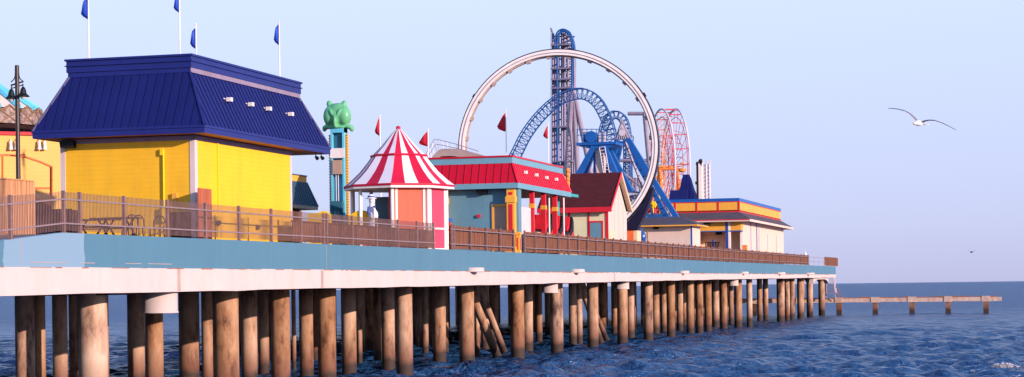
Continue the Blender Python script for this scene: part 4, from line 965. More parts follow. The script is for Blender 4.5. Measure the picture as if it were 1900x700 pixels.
def coaster():
    y = 190.; P = lambda px, py, d=0: hit(px, py, y=y+d); z0 = top(y)
    t = thing('roller_coaster', 'blue steel roller coaster with lattice lift tower rising behind the white loop', 'roller coaster', (P(1045, 400).x, y, z0))
    k = dep(y, P(1045, 300).x)/3600
    b = MB(); c = crom([P(*q) for q in ((900, 493), (905, 440), (918, 372), (938, 322), (957, 290), (978, 249), (1006, 213), (1036, 187), (1062, 176), (1085, 175), (1106, 188), (1121, 213), (1130, 238), (1133, 262), (1128, 300), (1118, 345), (1104, 400))], 10)
    truss(b, resample(c, 9*k), 9.5*k, .42, 1, .068); part('hill_track', b, 'coaster blue', t)
    b = MB(); y2 = 6; c = crom([P(*q, y2) for q in ((1108, 330), (1116, 270), (1122, 235), (1132, 218), (1144, 213), (1156, 222), (1162, 243), (1164, 275), (1164, 310), (1162, 350), (1160, 410))], 10)
    truss(b, resample(c, 8*k), 7*k, .42, 1, .065); part('loop_track', b, 'coaster blue', t)
    b = MB(); c = crom([P(*q, 9) for q in ((1168, 252), (1166, 300), (1168, 340), (1180, 372), (1200, 395), (1230, 402))], 10); truss(b, resample(c, 9*k), 6*k, .42, 1, .06); part('exit_track', b, 'coaster blue', t)
    # lift tower
    yt = 14; xs = [1027, 1036, 1044, 1053, 1062, 1065]; b = MB(); zt = 90
    cols = [(1026, 0, 62), (1031, 2.2, 72), (1036, 1, 66), (1043, 0, 62), (1048, 1.5, 62), (1054, 2.2, 62), (1062, 0, 82), (1066, 2.4, 100)]
    for px, d, pt_ in cols: 
        for dd in (0, 3.0): b.tube(P(px, 420, yt+dd), P(px, pt_, yt+dd), .16, 6)
    part('tower_column', b, 'tower steel', t)
    b = MB(); py = 68; i = 0
    while py < 420:
        a = [P(px, py, yt) for px in (1026, 1066)]+[P(px, py, yt+3) for px in (1026, 1066)]
        b.tube(a[0], a[1], .08, 4); b.tube(a[2], a[3], .08, 4); b.tube(a[0], a[2], .08, 4); b.tube(a[1], a[3], .08, 4)
        nx = [P(px, py+14, yt+dd) for dd in (0, 3) for px in (1044, 1066)]
        b.tube(P(1044, py, yt), nx[1], .055, 4); b.tube(P(1066, py, yt+3), nx[2], .055, 4); b.tube(P(1053, py, yt), P(1044, py+14, yt), .05, 4); b.tube(P(1044, py, yt+3), P(1066, py+14, yt+3), .05, 4)
        py += 14; i += 1
    part('tower_bracing', b, 'tower steel', t)
    b = MB()
    for d in (-.8, 1.0):
        c = crom([P(1034, 420, yt+d), P(1034, 200, yt+d), P(1034, 90, yt+d), P(1036, 66, yt+d), P(1046, 58, yt+d), P(1057, 66, yt+d), P(1062, 90, yt+d), P(1062, 130, yt+d), P(1059, 200, yt+d), P(1056, 260, yt+d)], 8); b.path(c, .12, 8)
        c = crom([P(1029, 110, yt+d), P(1030, 80, yt+d), P(1033, 62, yt+d), P(1042, 55, yt+d), P(1052, 57, yt+d), P(1060, 66, yt+d), P(1066, 95, yt+d)], 8); b.path(c, .10, 8)
    for d in (.1, 2.4, 3.2):
        c = crom([P(1031, 150, yt+d), P(1031, 90, yt+d), P(1034, 68, yt+d), P(1044, 57, yt+d), P(1055, 60, yt+d), P(1064, 76, yt+d), P(1067, 100, yt+d), P(1067, 150, yt+d)], 8); b.path(c, .10, 8)
    for q in range(26): py = 80+q*13; b.tube(P(1034, py, yt-.8), P(1034, py, yt+1), .08, 4); b.tube(P(1034, py, yt-.8), P(1028, py+5, yt+1), .06, 4)
    for a in np.linspace(0, 1, 9): 
        px = 1032+28*a; py = 60+7*(2*a-1)**2*2; b.tube(P(px, py, yt-.8), P(px, py, yt+1), .1, 4)
    part('lift_track', b, 'coaster blue', t)
    b = MB()
    for q in (84, 128, 148, 164, 236, 300): b.box(P(1027, 0, yt).x, P(1064, 0, yt).x, y+yt-.9, y+yt-.1, P(0, q+2, yt).z, P(0, q-1, yt).z)
    b.tube(P(1022, 52, yt), P(1028, 68, yt), .1); b.tube(P(1022, 52, yt), P(1022, 320, yt), .02, 4); part('service_platform', b, 'tower steel', t)
    b = MB()
    for a, c_, r in (((1062, 166), (1047, 400), .33), ((1064, 168), (1098, 330), .26), ((1064, 170), (1076, 400), .26), ((1165, 211), (1197, 211), .2), ((1196, 209), (1213, 400), .24), ((1148, 298), (1205, 298), .18),
                    ((1140, 310), (1215, 365), .16), ((1120, 262), (1107, 400), .2), ((1180, 330), (1180, 400), .16), ((1176, 330), (1160, 400), .14), ((1184, 330), (1196, 400), .14)):
        b.tube(P(*a, 3), P(*c_, 3), r, 10)
    part('support_column', b, 'steel', t)
PXREF, PYREF = 1045., 200.
coaster()
# ------------------------------------------------------------------ swinging ship ride
def ship_ride():
    y = 166.; P = lambda px, py, d=0: hit(px, py, y=y+d); z0 = top(y)
    t = thing('swing_ride_frame', 'blue swing ride frame with railed motor platform, ladder and legs above the maroon roof', 'ride', (P(1108, 400).x, y, z0))
    b = MB(); b.prism([P(1071, 268), P(1143, 268), P(1128, 275), P(1090, 275)], (0, 2.6, 0)); b.box(P(1070, 0).x, P(1144, 0).x, y-.15, y+2.8, P(0, 269).z, P(0, 264).z); part('platform', b, 'cobalt', t)
    b = MB()
    for q in (240, 251): 
        for d in (-.1, 2.7): b.tube(P(1071, q, d), P(1143, q, d), .035, 5)
        b.tube(P(1071, q, -.1), P(1071, q, 2.7), .035, 5); b.tube(P(1143, q, -.1), P(1143, q, 2.7), .035, 5)
    for px in range(1071, 1150, 9): 
        for d in (-.1, 2.7): b.tube(P(px, 266, d), P(px, 240, d), .035, 5)
    part('railing', b, 'coaster blue', t)
    b = MB(); c = P(1102, 256, 1); b.tube(c+Vector((0, -1.2, 0)), c+Vector((0, 1, 0)), .52, 20); b.tube(c+Vector((-.7, -.7, -.1)), c+Vector((.1, -.7, -.1)), .3, 12); part('drive_motor', b, 'cobalt', t)
    for px in (1089, 1118): p = P(px, 256, .6); b = MB(); b.box(p.x-.28, p.x+.28, p.y-.3, p.y+.3, p.z-.45, p.z+.5); part('control_cabinet', b, 'pale steel', t)
    for (a, c_) in (((1103, 272), (1068, 335)), ((1121, 272), (1148, 335)), ((1104, 273), (1080, 335)), ((1128, 273), (1165, 345))):
        d = 0 if a[0] in (1103, 1121) else 2.2; b = MB(); e = P(*c_, d)-P(*a, d); s = (z0-P(*a, d).z)/e.z; b.bar(P(*a, d), P(*a, d)+e*s, .62, .45); part('leg', b, 'cobalt', t)
    b = MB(); b.box(P(1100, 0).x, P(1104, 0).x, y+.2, y+1.4, z0, P(0, 272).z); part('dark_column', b, 'statue blue', t)
    b = MB(); b.box(P(1104, 0).x+.003, P(1117, 0).x, y+.2, y+1.4, z0, P(0, 273).z); part('pale_column', b, 'cream wall', t)
    b = MB(); a0, a1 = P(1112, 274, -.4), P(1122, 335, -.4); b0, b1 = P(1122, 272, -.4), P(1133, 335, -.4)
    e = (z0-a0.z)/(a1.z-a0.z); a1 = a0+(a1-a0)*e; b1 = b0+(b1-b0)*e
    b.tube(a0, a1, .045, 6); b.tube(b0, b1, .045, 6)
    for q in range(36): s = q/36; b.tube(a0+(a1-a0)*s, b0+(b1-b0)*s, .035, 5)
    part('ladder', b, 'pale steel', t)
    # second A-frame with the grey triangular head
    t = thing('a_frame', 'tall blue A-frame with grey triangular head plate, its legs running down behind the white loop', 'ride', (P(1165, 400, 5).x, y+5, z0))
    b = MB(); b.prism([P(1153, 222, 3), P(1171, 259, 3), P(1140, 259, 3)], (0, .5, 0)); pl = part('head_plate', b, 'steel', t)
    b = MB()
    for px in (1145, 1149, 1153, 1157, 1161, 1166): b.bar(P(1153, 228, 2.95), P(px, 258, 2.95), .03, .06)
    c = P(1154, 247, 2.95); b.tube(c, c+Vector((0, -.06, 0)), .28, 16); part('plate_rib', b, 'pale steel', pl)
    for (a, c_, d, w_) in (((1165, 258), (1256, 405), 3, .5), ((1160, 260), (1237, 402), 6, .4), ((1147, 260), (1106, 380), 3, .5), ((1152, 262), (1128, 380), 6, .4)):
        b = MB(); e = P(*c_, d)-P(*a, d); s = (z0-P(*a, d).z)/e.z; b.bar(P(*a, d), P(*a, d)+e*s, w_, .45); part('leg', b, 'cobalt', t)
    b = MB()
    for s in range(12):
        f = s/12; a1 = P(1165, 258, 3).lerp(P(1256, 405, 3), f); b1 = P(1160, 260, 6).lerp(P(1237, 402, 6), f+.06); b.tube(a1, b1, .05, 5)
    a1 = P(1160, 262, 4); b1 = P(1212, 400, 4); b.tube(a1, b1, .12, 6); b.tube(P(1172, 262, 4), P(1246, 402, 4), .1, 6); part('cable_tray', b, 'steel', t)
    # script sign
    t = thing('script_sign', 'grey ride sign with dark script letters right of the house gable', 'sign', (P(1180, 378, -6).x, y-6, z0))
    Q = lambda px, py: hit(px, py, y=y-6)
    b = MB(); b.prism([Q(1162, 354), Q(1193, 357), Q(1191, 379), Q(1162, 378)], (0, .25, 0)); part('board', b, 'sign grey', t)
    b = MB(); 
    for q in (1168, 1186): b.tube((Q(q, 0).x, y-5.8, z0), (Q(q, 378).x, y-5.8, Q(q, 378).z), .08, 6)
    b.bar(Q(1162, 354), Q(1193, 357), .3, .06); part('frame', b, 'coaster blue', t)
    cu = bpy.data.curves.new('lettering', 'FONT'); cu.body = 'gon'; cu.size = 1.0; cu.shear = .35; cu.extrude = .02; cu.offset = .014
    to = bpy.data.objects.new('tmp', cu); col.objects.link(to); bpy.context.view_layer.update()
    me = bpy.data.meshes.new_from_object(to.evaluated_get(bpy.context.evaluated_depsgraph_get())); bpy.data.objects.remove(to)
    me.name = 'lettering'; me.materials.clear(); me.materials.append(M['sign navy'])
    o = bpy.data.objects.new('lettering', me); col.objects.link(o); o.parent = t; 
    w0 = max(v.co.x for v in me.vertices); sc = (Q(1190, 370).x-Q(1167, 370).x)/w0
    o.scale = (sc, sc*1.15, 1); o.rotation_euler = (R(90), R(-6), 0); o.location = Q(1167, 371)-Vector(t.location)+Vector((0, -.03, 0))
PXREF, PYREF = 1108., 300.
ship_ride()
PXREF, PYREF = 1220., 380.
# ------------------------------------------------------------------ coloured ride with flower cars
y = 176.; P = lambda px, py, d=0: hit(px, py, y=y+d); z0 = top(y)
t = thing('carnival_ride', 'red and yellow carnival ride partly hidden behind the white loop and blue legs', 'ride', (P(1220, 400).x, y, z0))
b = MB(); b.box(P(1196, 0).x, P(1244, 0).x, y, y+3, z0, P(0, 397).z); part('base', b, 'coaster blue', t)
random.seed(4)
for i, (px, py, r, m_) in enumerate(((1203, 388, 7, 'red paint'), (1212, 380, 6, 'bright yellow'), (1222, 386, 7, 'wheel orange'), (1232, 378, 6, 'red paint'), (1239, 388, 6, 'bright yellow'), (1208, 370, 5, 'wheel orange'), (1224, 368, 5, 'bright yellow'), (1236, 366, 4, 'wheel orange'), (1198, 378, 5, 'bright yellow'), (1216, 394, 6, 'wheel red'), (1230, 394, 5, 'tent red'))):
    b = MB(); c = P(px, py, random.uniform(0, 2)); rr = r*.052
    for q in range(7): a = q*6.283/7; b.ell(c+Vector((math.cos(a)*rr*.7, 0, math.sin(a)*rr*.7)), rr*.45, rr*.3, rr*.45, 8, 6)
    b.ell(c+Vector((0, -.15, 0)), rr*.45, rr*.4, rr*.45, 8, 6); b.tube(c, (c.x, c.y, z0), .06, 5); part('flower_panel', b, m_, t)
# ------------------------------------------------------------------ ferris wheel
def wheel():
    y = 214.; c = hit(1240, 312, y=y); k = dep(y, c.x)/3600; z0 = top(y); Rr = 109*k
    t = thing('ferris_wheel', 'red and orange ferris wheel seen nearly edge-on behind the blue pyramid roof', 'ferris wheel', (c.x, c.y, z0))
    axis = Vector((math.cos(YAW-R(-9)), math.sin(YAW-R(-9)), 0)); rad = Vector((-axis.y, axis.x, 0)); ez = Vector((0, 0, 1)); hw = 13.5*k
    def pt(a, r, s): return c+axis*s*hw+rad*r*math.cos(a)+ez*r*math.sin(a)
    n = 24
    for s, m_ in ((-1, 'pale steel'), (1, 'pale steel')):
        b = MB(); b.path([pt(2*math.pi*j/48, Rr, s) for j in range(48)], .11, 6, closed=True); part('rim', b, m_, t)
        b = MB(); b.path([pt(2*math.pi*j/48, Rr*.86, s) for j in range(48)], .045, 5, closed=True); b.path([pt(2*math.pi*j/48, Rr*.55, s) for j in range(48)], .04, 5, closed=True)
        part('inner_rim', b, 'wheel red', t)
        b = MB()
        for j in range(n): a = 2*math.pi*j/n; b.tube(pt(a, Rr*.08, s*.6), pt(a, Rr, s), .028, 4)
        part('spoke_set', b, 'wheel orange' if s < 0 else 'wheel red', t)
    b = MB()
    for j in range(n):
        a = 2*math.pi*j/n; b.tube(pt(a, Rr, -1), pt(a, Rr, 1), .055, 5)
        b.tube(pt(a, Rr*.86, -1), pt(a+2*math.pi/n, Rr, 1), .02, 4)
        b.tube(pt(a, Rr*.55, -1), pt(a, Rr*.55, 1), .03, 5)
    part('cross_bracing', b, 'wheel red', t)
    b = MB(); b.tube(pt(0, 0, -1.4), pt(0, 0, 1.4), .28, 14)
    for s in (-1.25, 1.25):
        for d in (-1, 1): 
            e = c+axis*s*hw+rad*d*3.4; b.tube(pt(0, 0, s), (e.x, e.y, z0), .2, 8)
            for q in range(1, 6):
                f = q/6; m0 = pt(0, 0, s).lerp(Vector((e.x, e.y, z0)), f); e2 = c+axis*s*hw-rad*d*3.4; m1 = pt(0, 0, s).lerp(Vector((e2.x, e2.y, z0)), min(1, f+.16)); b.tube(m0, m1, .06, 5)
    part('support_tower', b, 'wheel orange', t)
    for j in range(18):
        a = 2*math.pi*j/18
        if math.sin(a) > .2: continue
        p = pt(a, Rr*.97, 0)-Vector((0, 0, .45)); b = MB(); b.lathe((p.x, p.y, p.z-.4), [(.25, 0), (.42, .1), (.45, .4)], 10); b.lathe((p.x, p.y, p.z+.45), [(.45, 0), (.1, .22)], 10); b.tube((p.x, p.y, p.z-.3), (p.x, p.y, p.z+.5), .04, 5)
        part('gondola', b, ['wheel orange', 'bright yellow', 'wheel red'][j % 3], t)
wheel()
PXREF, PYREF = 1305., 340.
# ------------------------------------------------------------------ white ride tower
y = 222.; P = lambda px, py, d=0: hit(px, py, y=y+d); z0 = top(y); t = thing('drop_tower', 'short white lattice ride tower with dark side right of the blue pyramid', 'ride', (P(1305, 400).x, y, z0))
b = MB()
for px in (1297, 1304, 1311, 1317):
    for d in (0, 2): b.tube((P(px, 0, d).x, y+d, z0), (P(px-.5, 0, d).x, y+d, P(0, 303 if px < 1310 else 305, d).z), .13, 6)
part('mast', b, 'pale steel', t)
b = MB(); q = 306
while q < 460:
    b.tube(P(1304, q), P(1317, q), .07, 4); b.tube(P(1304, q), P(1317, q+7), .06, 4); b.tube(P(1317, q), P(1317, q, 2), .07, 4); b.tube(P(1311, q), P(1304, q+7, 2), .05, 4); q += 7
part('bracing', b, 'pale steel', t)
b = MB(); b.box(P(1293, 0).x, P(1297, 0).x, y-.3, y+1.0, z0, P(0, 307).z); part('dark_panel', b, 'dark metal', t)
b = MB(); b.box(P(1290.5, 0).x, P(1293, 0).x, y-.2, y+1, P(0, 342).z, P(0, 337).z)
b.box(P(1296, 0).x, P(1303, 0).x, y, y+.6, P(0, 305).z, P(0, 300).z); b.ell(P(1300, 299), .25, .3, .25, 10, 6); b.ell(P(1294, 304), .2, .3, .25, 10, 6); part('head_gear', b, 'black', t)
b = MB(); b.box(P(1297, 0).x+.01, P(1303, 0).x, y-.35, y+1.5, z0, P(0, 309).z); part('white_panel', b, 'white paint', t)
for px in (1296, 1303, 1311, 1317): b = MB(); b.tube(P(px, 305), P(px+1, 297), .07, 5); part('antenna', b, 'pale steel', t)
# ------------------------------------------------------------------ low cream building
def low_building():
    x1 = -1.6; y0 = hit(1284, 440, x=x1).y; z0 = top(y0)-.03; xl = hit(1170, 430, y=y0).x; y1 = hit(1297, 440, x=x1).y+.6
    P = lambda px, py: hit(px, py, y=y0)
    ze = P(1284, 419.5).z; o_ = .75
    t = thing('low_cream_building', 'low cream building with dark shingle roof and blue corner trim behind the fence', 'building', ((xl+x1)/2, (y0+y1)/2, z0))
    b = MB(); b.box(xl, x1, y0, y1, z0, ze); part('wall', b, 'cream wall', t)
    x = P(1284, 0).x; b = MB(); b.box(x-.1, x+.015, y0-.015, y0+.1, z0, ze-.002); part('corner_trim', b, 'cobalt', t)
    b = MB(); b.box(xl-o_, x1+o_*.8, y0-o_, y1+o_, ze, ze+.1); part('eave', b, 'yellow paint', t)
    zr = hit(1258, 402, y=y0+1.2).z; b = MB(); A = [(xl-o_, y0-o_, ze+.1), (x1+o_*.8, y0-o_, ze+.1), (x1+o_*.8, y1+o_, ze+.1), (xl-o_, y1+o_, ze+.1)]
    ym = (y0+y1)/2; xr = x1-1.1; B = [(xl+.5, ym, zr), (xr, ym, zr)]
    b.add(A+B, [(0, 1, 5, 4), (1, 2, 5), (2, 3, 4, 5), (3, 0, 4), (3, 2, 1, 0)]); part('roof', b, 'grey shingle', t)
    p = P(1220, 423); b = MB(); b.box(p.x-.3, p.x+.1, y0-.3, y0, p.z-.1, p.z+.12); part('loudspeaker', b, 'black', t)
PXREF, PYREF = 1250., 430.
low_building()
# bollards and blue machine leg in front of the low building
y = 143.; P = lambda px, py: hit(px, py, y=y)
for px, tp, lb in ((1184, 431, 'slim rusty bollard left of the blue hose reel'), (1201, 429, 'slim rusty bollard right of the blue hose reel')):
    p = P(px, tp); b = MB(); b.tube((p.x, y, top(y)), p, .05, 8); b.ell(p, .06, .06, .05, 8, 6); single('bollard', b, 'rusted steel', lb, 'bollard', 'bollards by the low building')
b = MB(); b.path(crom([P(1187, 425), P(1190, 437), P(1195, 450), P(1200, 462)], 6), .22, 8, .14); b.ell(P(1192, 440), .3, .3, .4, 10, 8)
single('hose_reel', b, 'cobalt', 'blue curved machine leg standing between two slim bollards', 'machine')
# ------------------------------------------------------------------ far yellow/cream building
def far_building():
    x1 = -1.9; y0 = hit(1375, 440, x=x1).y; z0 = top(y0)-.03; P = lambda px, py, d=0: hit(px, py, y=y0+d)
    y1 = hit(1453.5, 440, x=x1).y; xl = hit(1225, 400, y=y0).x
    ya = y0; i_ = .0
    zp = P(1373, 367).z; zy = P(1373, 393).z; ze = P(1373, 411.5).z
    t = thing('far_pavilion', 'long cream building with yellow parapet, blue coping and shingle skirt roof near the pier end', 'building', ((xl+x1)/2, (y0+y1)/2, z0))
    xpor = P(1299, 0).x
    # porch recess: solid block behind, open front between xpor and x1
    xw = hit(1376, 440, x=x1).x
    b = MB(); b.box(xl, x1-.05, y0+2.6, y1, z0, ze+.3); b.box(xl, xpor-.4, y0, y0+2.6, z0, ze+.3); part('porch_wall', b, 'peach wall', t)
    yb = hit(1376, 440, x=x1).y+.8
    b = MB(); b.box(x1-.05+.003, x1+.02, yb, y1, z0, ze+.2); o = part('wall', b, 'cream wall', t)
    for px in (1393, 1404, 1408, 1424, 1440): 
        yy = hit(px, 440, x=x1+.02).y; b = MB(); b.box(x1+.02, x1+.06, yy-(.22 if px == 1404 else .07), yy+(.22 if px == 1404 else .07), z0, ze+.1 if px < 1410 else ze-.8); part('panel_trim', b, 'cobalt' if px in (1404, 1393) else 'ring brown', o)
    b = MB(); b.box(xpor-.4, x1, y0-.02, y0+.15, P(0, 429).z, ze+.2); b.box(x1-.15, x1+.002, y0+.15, yb, P(0, 430).z, ze+.19); part('lintel', b, 'yellow paint', t)
    b = MB(); b.box(xpor-.4, x1+.02, y0-.05, y0+.17, P(0, 431).z, P(0, 429).z-.003); b.box(x1-.17, x1+.03, y0+.17, yb, P(0, 431).z, P(0, 429).z-.003); part('lintel_line', b, 'cobalt', t)
    for px in (1348, 1353): x = P(px, 0).x; b = MB(); b.box(x-.11, x+.11, y0-.04, y0+.2, z0, ze+.2); part('post', b, 'white paint' if px == 1353 else 'statue blue', t)
    for px in (1364, 1372): yy = y0+(1.1 if px == 1364 else 2.2); b = MB(); b.box(x1-.25, x1+.01, yy-.12, yy+.12, z0, P(0, 431).z-.01); part('post', b, 'white paint' if px == 1364 else 'cobalt', t)
    o_ = .75; b = MB(); X0, X1, Y0, Y1 = xl-o_, x1+1.0, y0-o_, y1+.9; zf = ze+.22
    rectring(b, X0, X1, Y0, Y1, ze, zf, .1); b.box(X0+.1, X1-.1, Y0+.1, Y1-.1, zf-.08, zf-.03); part('fascia', b, 'cream wall', t)
    b = MB(); b.box(X0, X1+.0, Y0-.04, Y0-.002, zf-.08, zf); part('red_line', b, 'red paint', t)
    rr = o_+.45; A = [(X0, Y0, zf), (X1, Y0, zf), (X1, Y1, zf), (X0, Y1, zf)]; B = [(X0+rr, Y0+rr, zy), (X1-rr, Y0+rr, zy), (X1-rr, Y1-rr, zy), (X0+rr, Y1-rr, zy)]
    b = MB(); b.add(A+B, [(0, 1, 5, 4), (1, 2, 6, 5), (2, 3, 7, 6), (3, 0, 4, 7), (4, 5, 6, 7)]); part('skirt_roof', b, 'grey shingle', t)
    x0p, x1p, y0p, y1p = X0+rr+.05, X1-rr-.05, Y0+rr+.05, Y1-rr-.05
    b = MB(); rectring(b, x0p, x1p, y0p, y1p, zy-.02, zp-.3, .12); b.box(x0p, x1p, y0p, y1p, zy+.1, zy+.2); o = part('parapet', b, 'yellow paint', t)
    b = MB(); rectring(b, x0p-.05, x1p+.05, y0p-.05, y1p+.05, zp-.3, zp, .25); part('coping', b, 'cobalt', t)
    b = MB(); rectring(b, x0p-.03, x1p+.03, y0p-.03, y1p+.03, zy-.01, zy+.12, .06); rectring(b, x0p-.03, x1p+.03, y0p-.03, y1p+.03, zp-.38, zp-.3-.002, .06)
    for px in (1251, 1291, 1331, 1372): x = min(P(px, 0).x, x1p-.0); b.box(x-.08, x+.08, y0p-.035, y0p+.05, zy+.12, zp-.38)
    for q in range(9): yy = y0p+(y1p-y0p)*(q+1)/10; b.box(x1p-.02, x1p+.025, yy-.03, yy+.03, zy+.12, zp-.38, 1)
    part('parapet_trim', b, ['red paint', 'tan trim'], t)
    for px, py, d in ((1312, 414, -.3), (1334, 433, 2.3)):
        p = P(px, py, d); b = MB(); b.box(p.x-.3, p.x+.3, p.y-.2, p.y+.2, p.z-.15, p.z+.15); b.tube(p, (p.x, p.y, p.z+.5), .04); part('loudspeaker', b, 'black', t)
    # blue pyramid roof tower
    t = thing('pyramid_roof', 'navy blue pyramid roof rising above the yellow parapet', 'roof', (P(1275, 400, 6).x, y0+8, zp-1))
    Q = lambda px, py: hit(px, py, y=y0+4)
    xa, xb = Q(1250, 0).x, Q(1303, 0).x-.45; D_ = (xb-xa); zb = zp-1.0; zt = Q(1271, 323).z; yy = y0+4.
    b = MB(); cx_ = (xa+xb)/2-.1; h = .28; A = [(xa, yy, zb), (xb, yy, zb), (xb, yy+D_, zb), (xa, yy+D_, zb)]; cyy = yy+D_/2; B = [(cx_-h, cyy-h, zt), (cx_+h, cyy-h, zt), (cx_+h, cyy+h, zt), (cx_-h, cyy+h, zt)]
    for k in range(4): slope_panel(b, A[k], A[(k+1) % 4], B[(k+1) % 4], B[k], .35)
    b.add(B, [(0, 1, 2, 3)]); part('roof', b, 'navy metal', t)
    b = MB(); xa2 = Q(1240, 0).x; b.prism([(xa2, yy-.6, zb), (xa+1.4, yy-.6, zb), (xa+1.4, yy-.1, Q(0, 352).z), (xa2+.25, yy-.1, Q(0, 352).z)], (0, 2.2, 0)); part('side_roof', b, 'navy metal', t)
PXREF, PYREF = 1300., 400.
far_building()
# planter bowl, low rail and boxes seen over the fence
y = 176.; P = lambda px, py: hit(px, py, y=y); z = top(y)
p = P(1349, 462); b = MB(); b.lathe((p.x, y, z), [(.2, 0), (.2, .1), (.07, .2), (.07, .75), (.3, .95), (.5, 1.15), (.52, 1.2), (.42, 1.22)], 18); single('planter_bowl', b, 'black', 'black pedestal planter bowl showing above the fence before the far porch', 'planter')
b = MB(); 
for px in range(1299, 1324, 3): q = P(px, 458); b.box(q.x-.05, q.x+.05, y+3, y+3.05, z, P(0, 449).z)
b.box(P(1298, 0).x, P(1325, 0).x, y+2.98, y+3.07, P(0, 450).z, P(0, 448).z); single('porch_railing', b, 'dark brown', 'short dark railing with pickets on the far building porch', 'railing')
for a, c_, tp, m_, nm, lb in ((1321, 1324, 446, 'statue blue', 'trash_can', 'dark blue bin at the right end of the porch railing'), (1377, 1385, 456, 'wheel orange', 'orange_box', 'orange box standing against the cream wall behind the fence')):
    yq = 180. if a < 1350 else hit(a, 450, x=-1.2).y; q0, q1 = hit(a, tp, y=yq), hit(c_, tp, y=yq); b = MB(); b.box(q0.x, q1.x, yq, yq+.6, top(yq), q0.z); b.box(q0.x-.03, q1.x+.03, yq-.03, yq+.63, q0.z, q0.z+.05); single(nm, b, m_, lb, 'box')
# ------------------------------------------------------------------ flume with railing behind the hall
def flume():
    y = 125.; P = lambda px, py, d=0: hit(px, py, y=y+d); z0 = top(y)
    t = thing('flume_hill', 'brown flume hill with thin grey railing behind the red roof, left of the white loop', 'ride', (P(840, 300).x, y, z0))
    b = MB(); prof = crom([P(792, 305), P(812, 280), P(830, 276), P(848, 277), P(870, 282), P(900, 291), P(925, 297)], 6)
    for d in (0, 2.2): b.prism([q+Vector((0, d, 0)) for q in prof]+[q+Vector((0, d, -.5)) for q in prof[::-1]], (0, .15, 0))
    part('trough_side', b, 'ring brown', t)
    b = MB(); 
    for q0, q1 in zip(prof, prof[1:]): b.add([q0+Vector((0, .15, -.3)), q1+Vector((0, .15, -.3)), q1+Vector((0, 2.2, -.3)), q0+Vector((0, 2.2, -.3))], [(0, 1, 2, 3)])
    part('trough_floor', b, 'ring dark', t)
    b = MB(); top_ = [P(788, 290, 2.4), P(806, 258, 2.4), P(812, 259, 2.4), P(848, 268, 2.4), P(888, 281, 2.4)]; bt = [P(790, 306, 2.4), P(810, 280, 2.4), P(814, 277, 2.4), P(848, 283, 2.4), P(888, 292, 2.4)]
    for A in (top_, [a.lerp(c, .5) for a, c in zip(top_, bt)]): b.path(A, .025, 5)
    for i in range(4):
        n = 4 if i in (0, 2, 3) else 1
        for k in range(n+1): s = k/n; b.tube(top_[i].lerp(top_[i+1], s), bt[i].lerp(bt[i+1], s), .022, 4)
    part('railing', b, 'steel', t)
    b = MB()
    for px in (800, 840, 880, 915): q = P(px, 290); b.tube((q.x, y+1, z0), (q.x, y+1, q.z-.3), .15, 8)
    part('support_post', b, 'steel', t)
flume()
# ------------------------------------------------------------------ old jetty, stairs at the pier tip
def jetty():
    yj = 254.; zt = hit(1700, 551, y=yj).z; xs = [hit(px, 583, y=yj+.6).x for px in (1282, 1345, 1400, 1486, 1558, 1625, 1693, 1760, 1830)]
    t = thing('old_jetty', 'low disused concrete jetty beam on short square legs beyond the pier tip', 'jetty', (8, yj, 0))
    xe = hit(1859, 552, y=yj).x
    b = MB(); x = xs[0]-2
    cuts = [xs[0]-2]+xs+[xe]
    for a, c in zip(cuts, cuts[1:]):
        b.box(a+.06, c-.06, yj-.35, yj+.9, zt-.62+random.uniform(-.02, .02), zt-.12+random.uniform(-.02, .02))
    part('beam', b, 'aged concrete', t)
    b = MB()
    for a, c in zip(cuts, cuts[1:]): 
        u = a+.3
        while u < c-.6: l_ = random.uniform(.8, 2.5); b.box(u, min(u+l_, c-.3), yj-.25, yj+.8, zt-.1, zt+random.uniform(-.02, .08)); u += l_+random.uniform(.05, .5)
    part('broken_topping', b, 'rusted steel', t)
    for x in xs:
        b = MB(); b.box(x-.5, x+.5, yj-.42, yj+1.0, zt-.68, zt+.02); part('cap', b, 'aged concrete', t)
        b = MB(); b.box(x-.33, x+.33, yj-.3, yj+.5, -1.5, zt-.5); part('leg', b, 'pile concrete', t)
    # stairs
    y = Y1P+.3; t = thing('metal_stairs', 'grey metal landing stair hanging from the pier tip down to the old jetty', 'stairs', (-1.0, y, 1))
    P = lambda px, py: hit(px, py, y=y+.6)
    b = MB()
    for px, px2 in ((1532, 1531), (1546, 1550)): b.tube(P(px, 515), P(px2, 545), .07, 6); b.tube(P(px, 515)+Vector((0, 1.2, 0)), P(px2, 545)+Vector((0, 1.2, 0)), .07, 6)
    for q in range(12): f = q/11; b.bar(P(1532, 517+26*f), P(1546.5+3*f, 517+26*f), .9, .035)
    part('tread_set', b, 'steel', t)
    b = MB(); b.box(P(1530, 0).x, P(1553, 0).x, y, y+1.6, P(0, 545).z, P(0, 543).z)
    for px in (1532, 1549): b.tube(P(px, 544), (P(px, 0).x, y+.6, zt), .06, 6)
    part('landing', b, 'steel', t)
    b = MB(); b.tube(P(1550, 532), P(1562, 548), .04, 5); b.tube(P(1550, 543), P(1564, 553), .05, 5); b.tube(P(1550, 532), P(1550, 545), .04, 5); part('handrail', b, 'rusted steel', t)
    # white arched bracket at the tip
    b = MB(); ya = hit(1504, 515, x=-.6).y; yb_ = hit(1532, 515, x=-.6).y; n = 12; pts = []
    for k in range(n+1):
        s = k/n; yy = ya+(yb_-ya)*s; h = .55*(1-abs(2*s-1)**5); pts.append((-.25, yy, bot(yy)-.75+h))
    pts += [(-.25, yb_, bot(yb_)+.05), (-.25, ya, bot(ya)+.05)]; b.prism(pts, (-.5, 0, 0)); struct('arched_bracket', b, 'white concrete', parent=dk)
PXREF, PYREF = 1540., 530.
jetty()
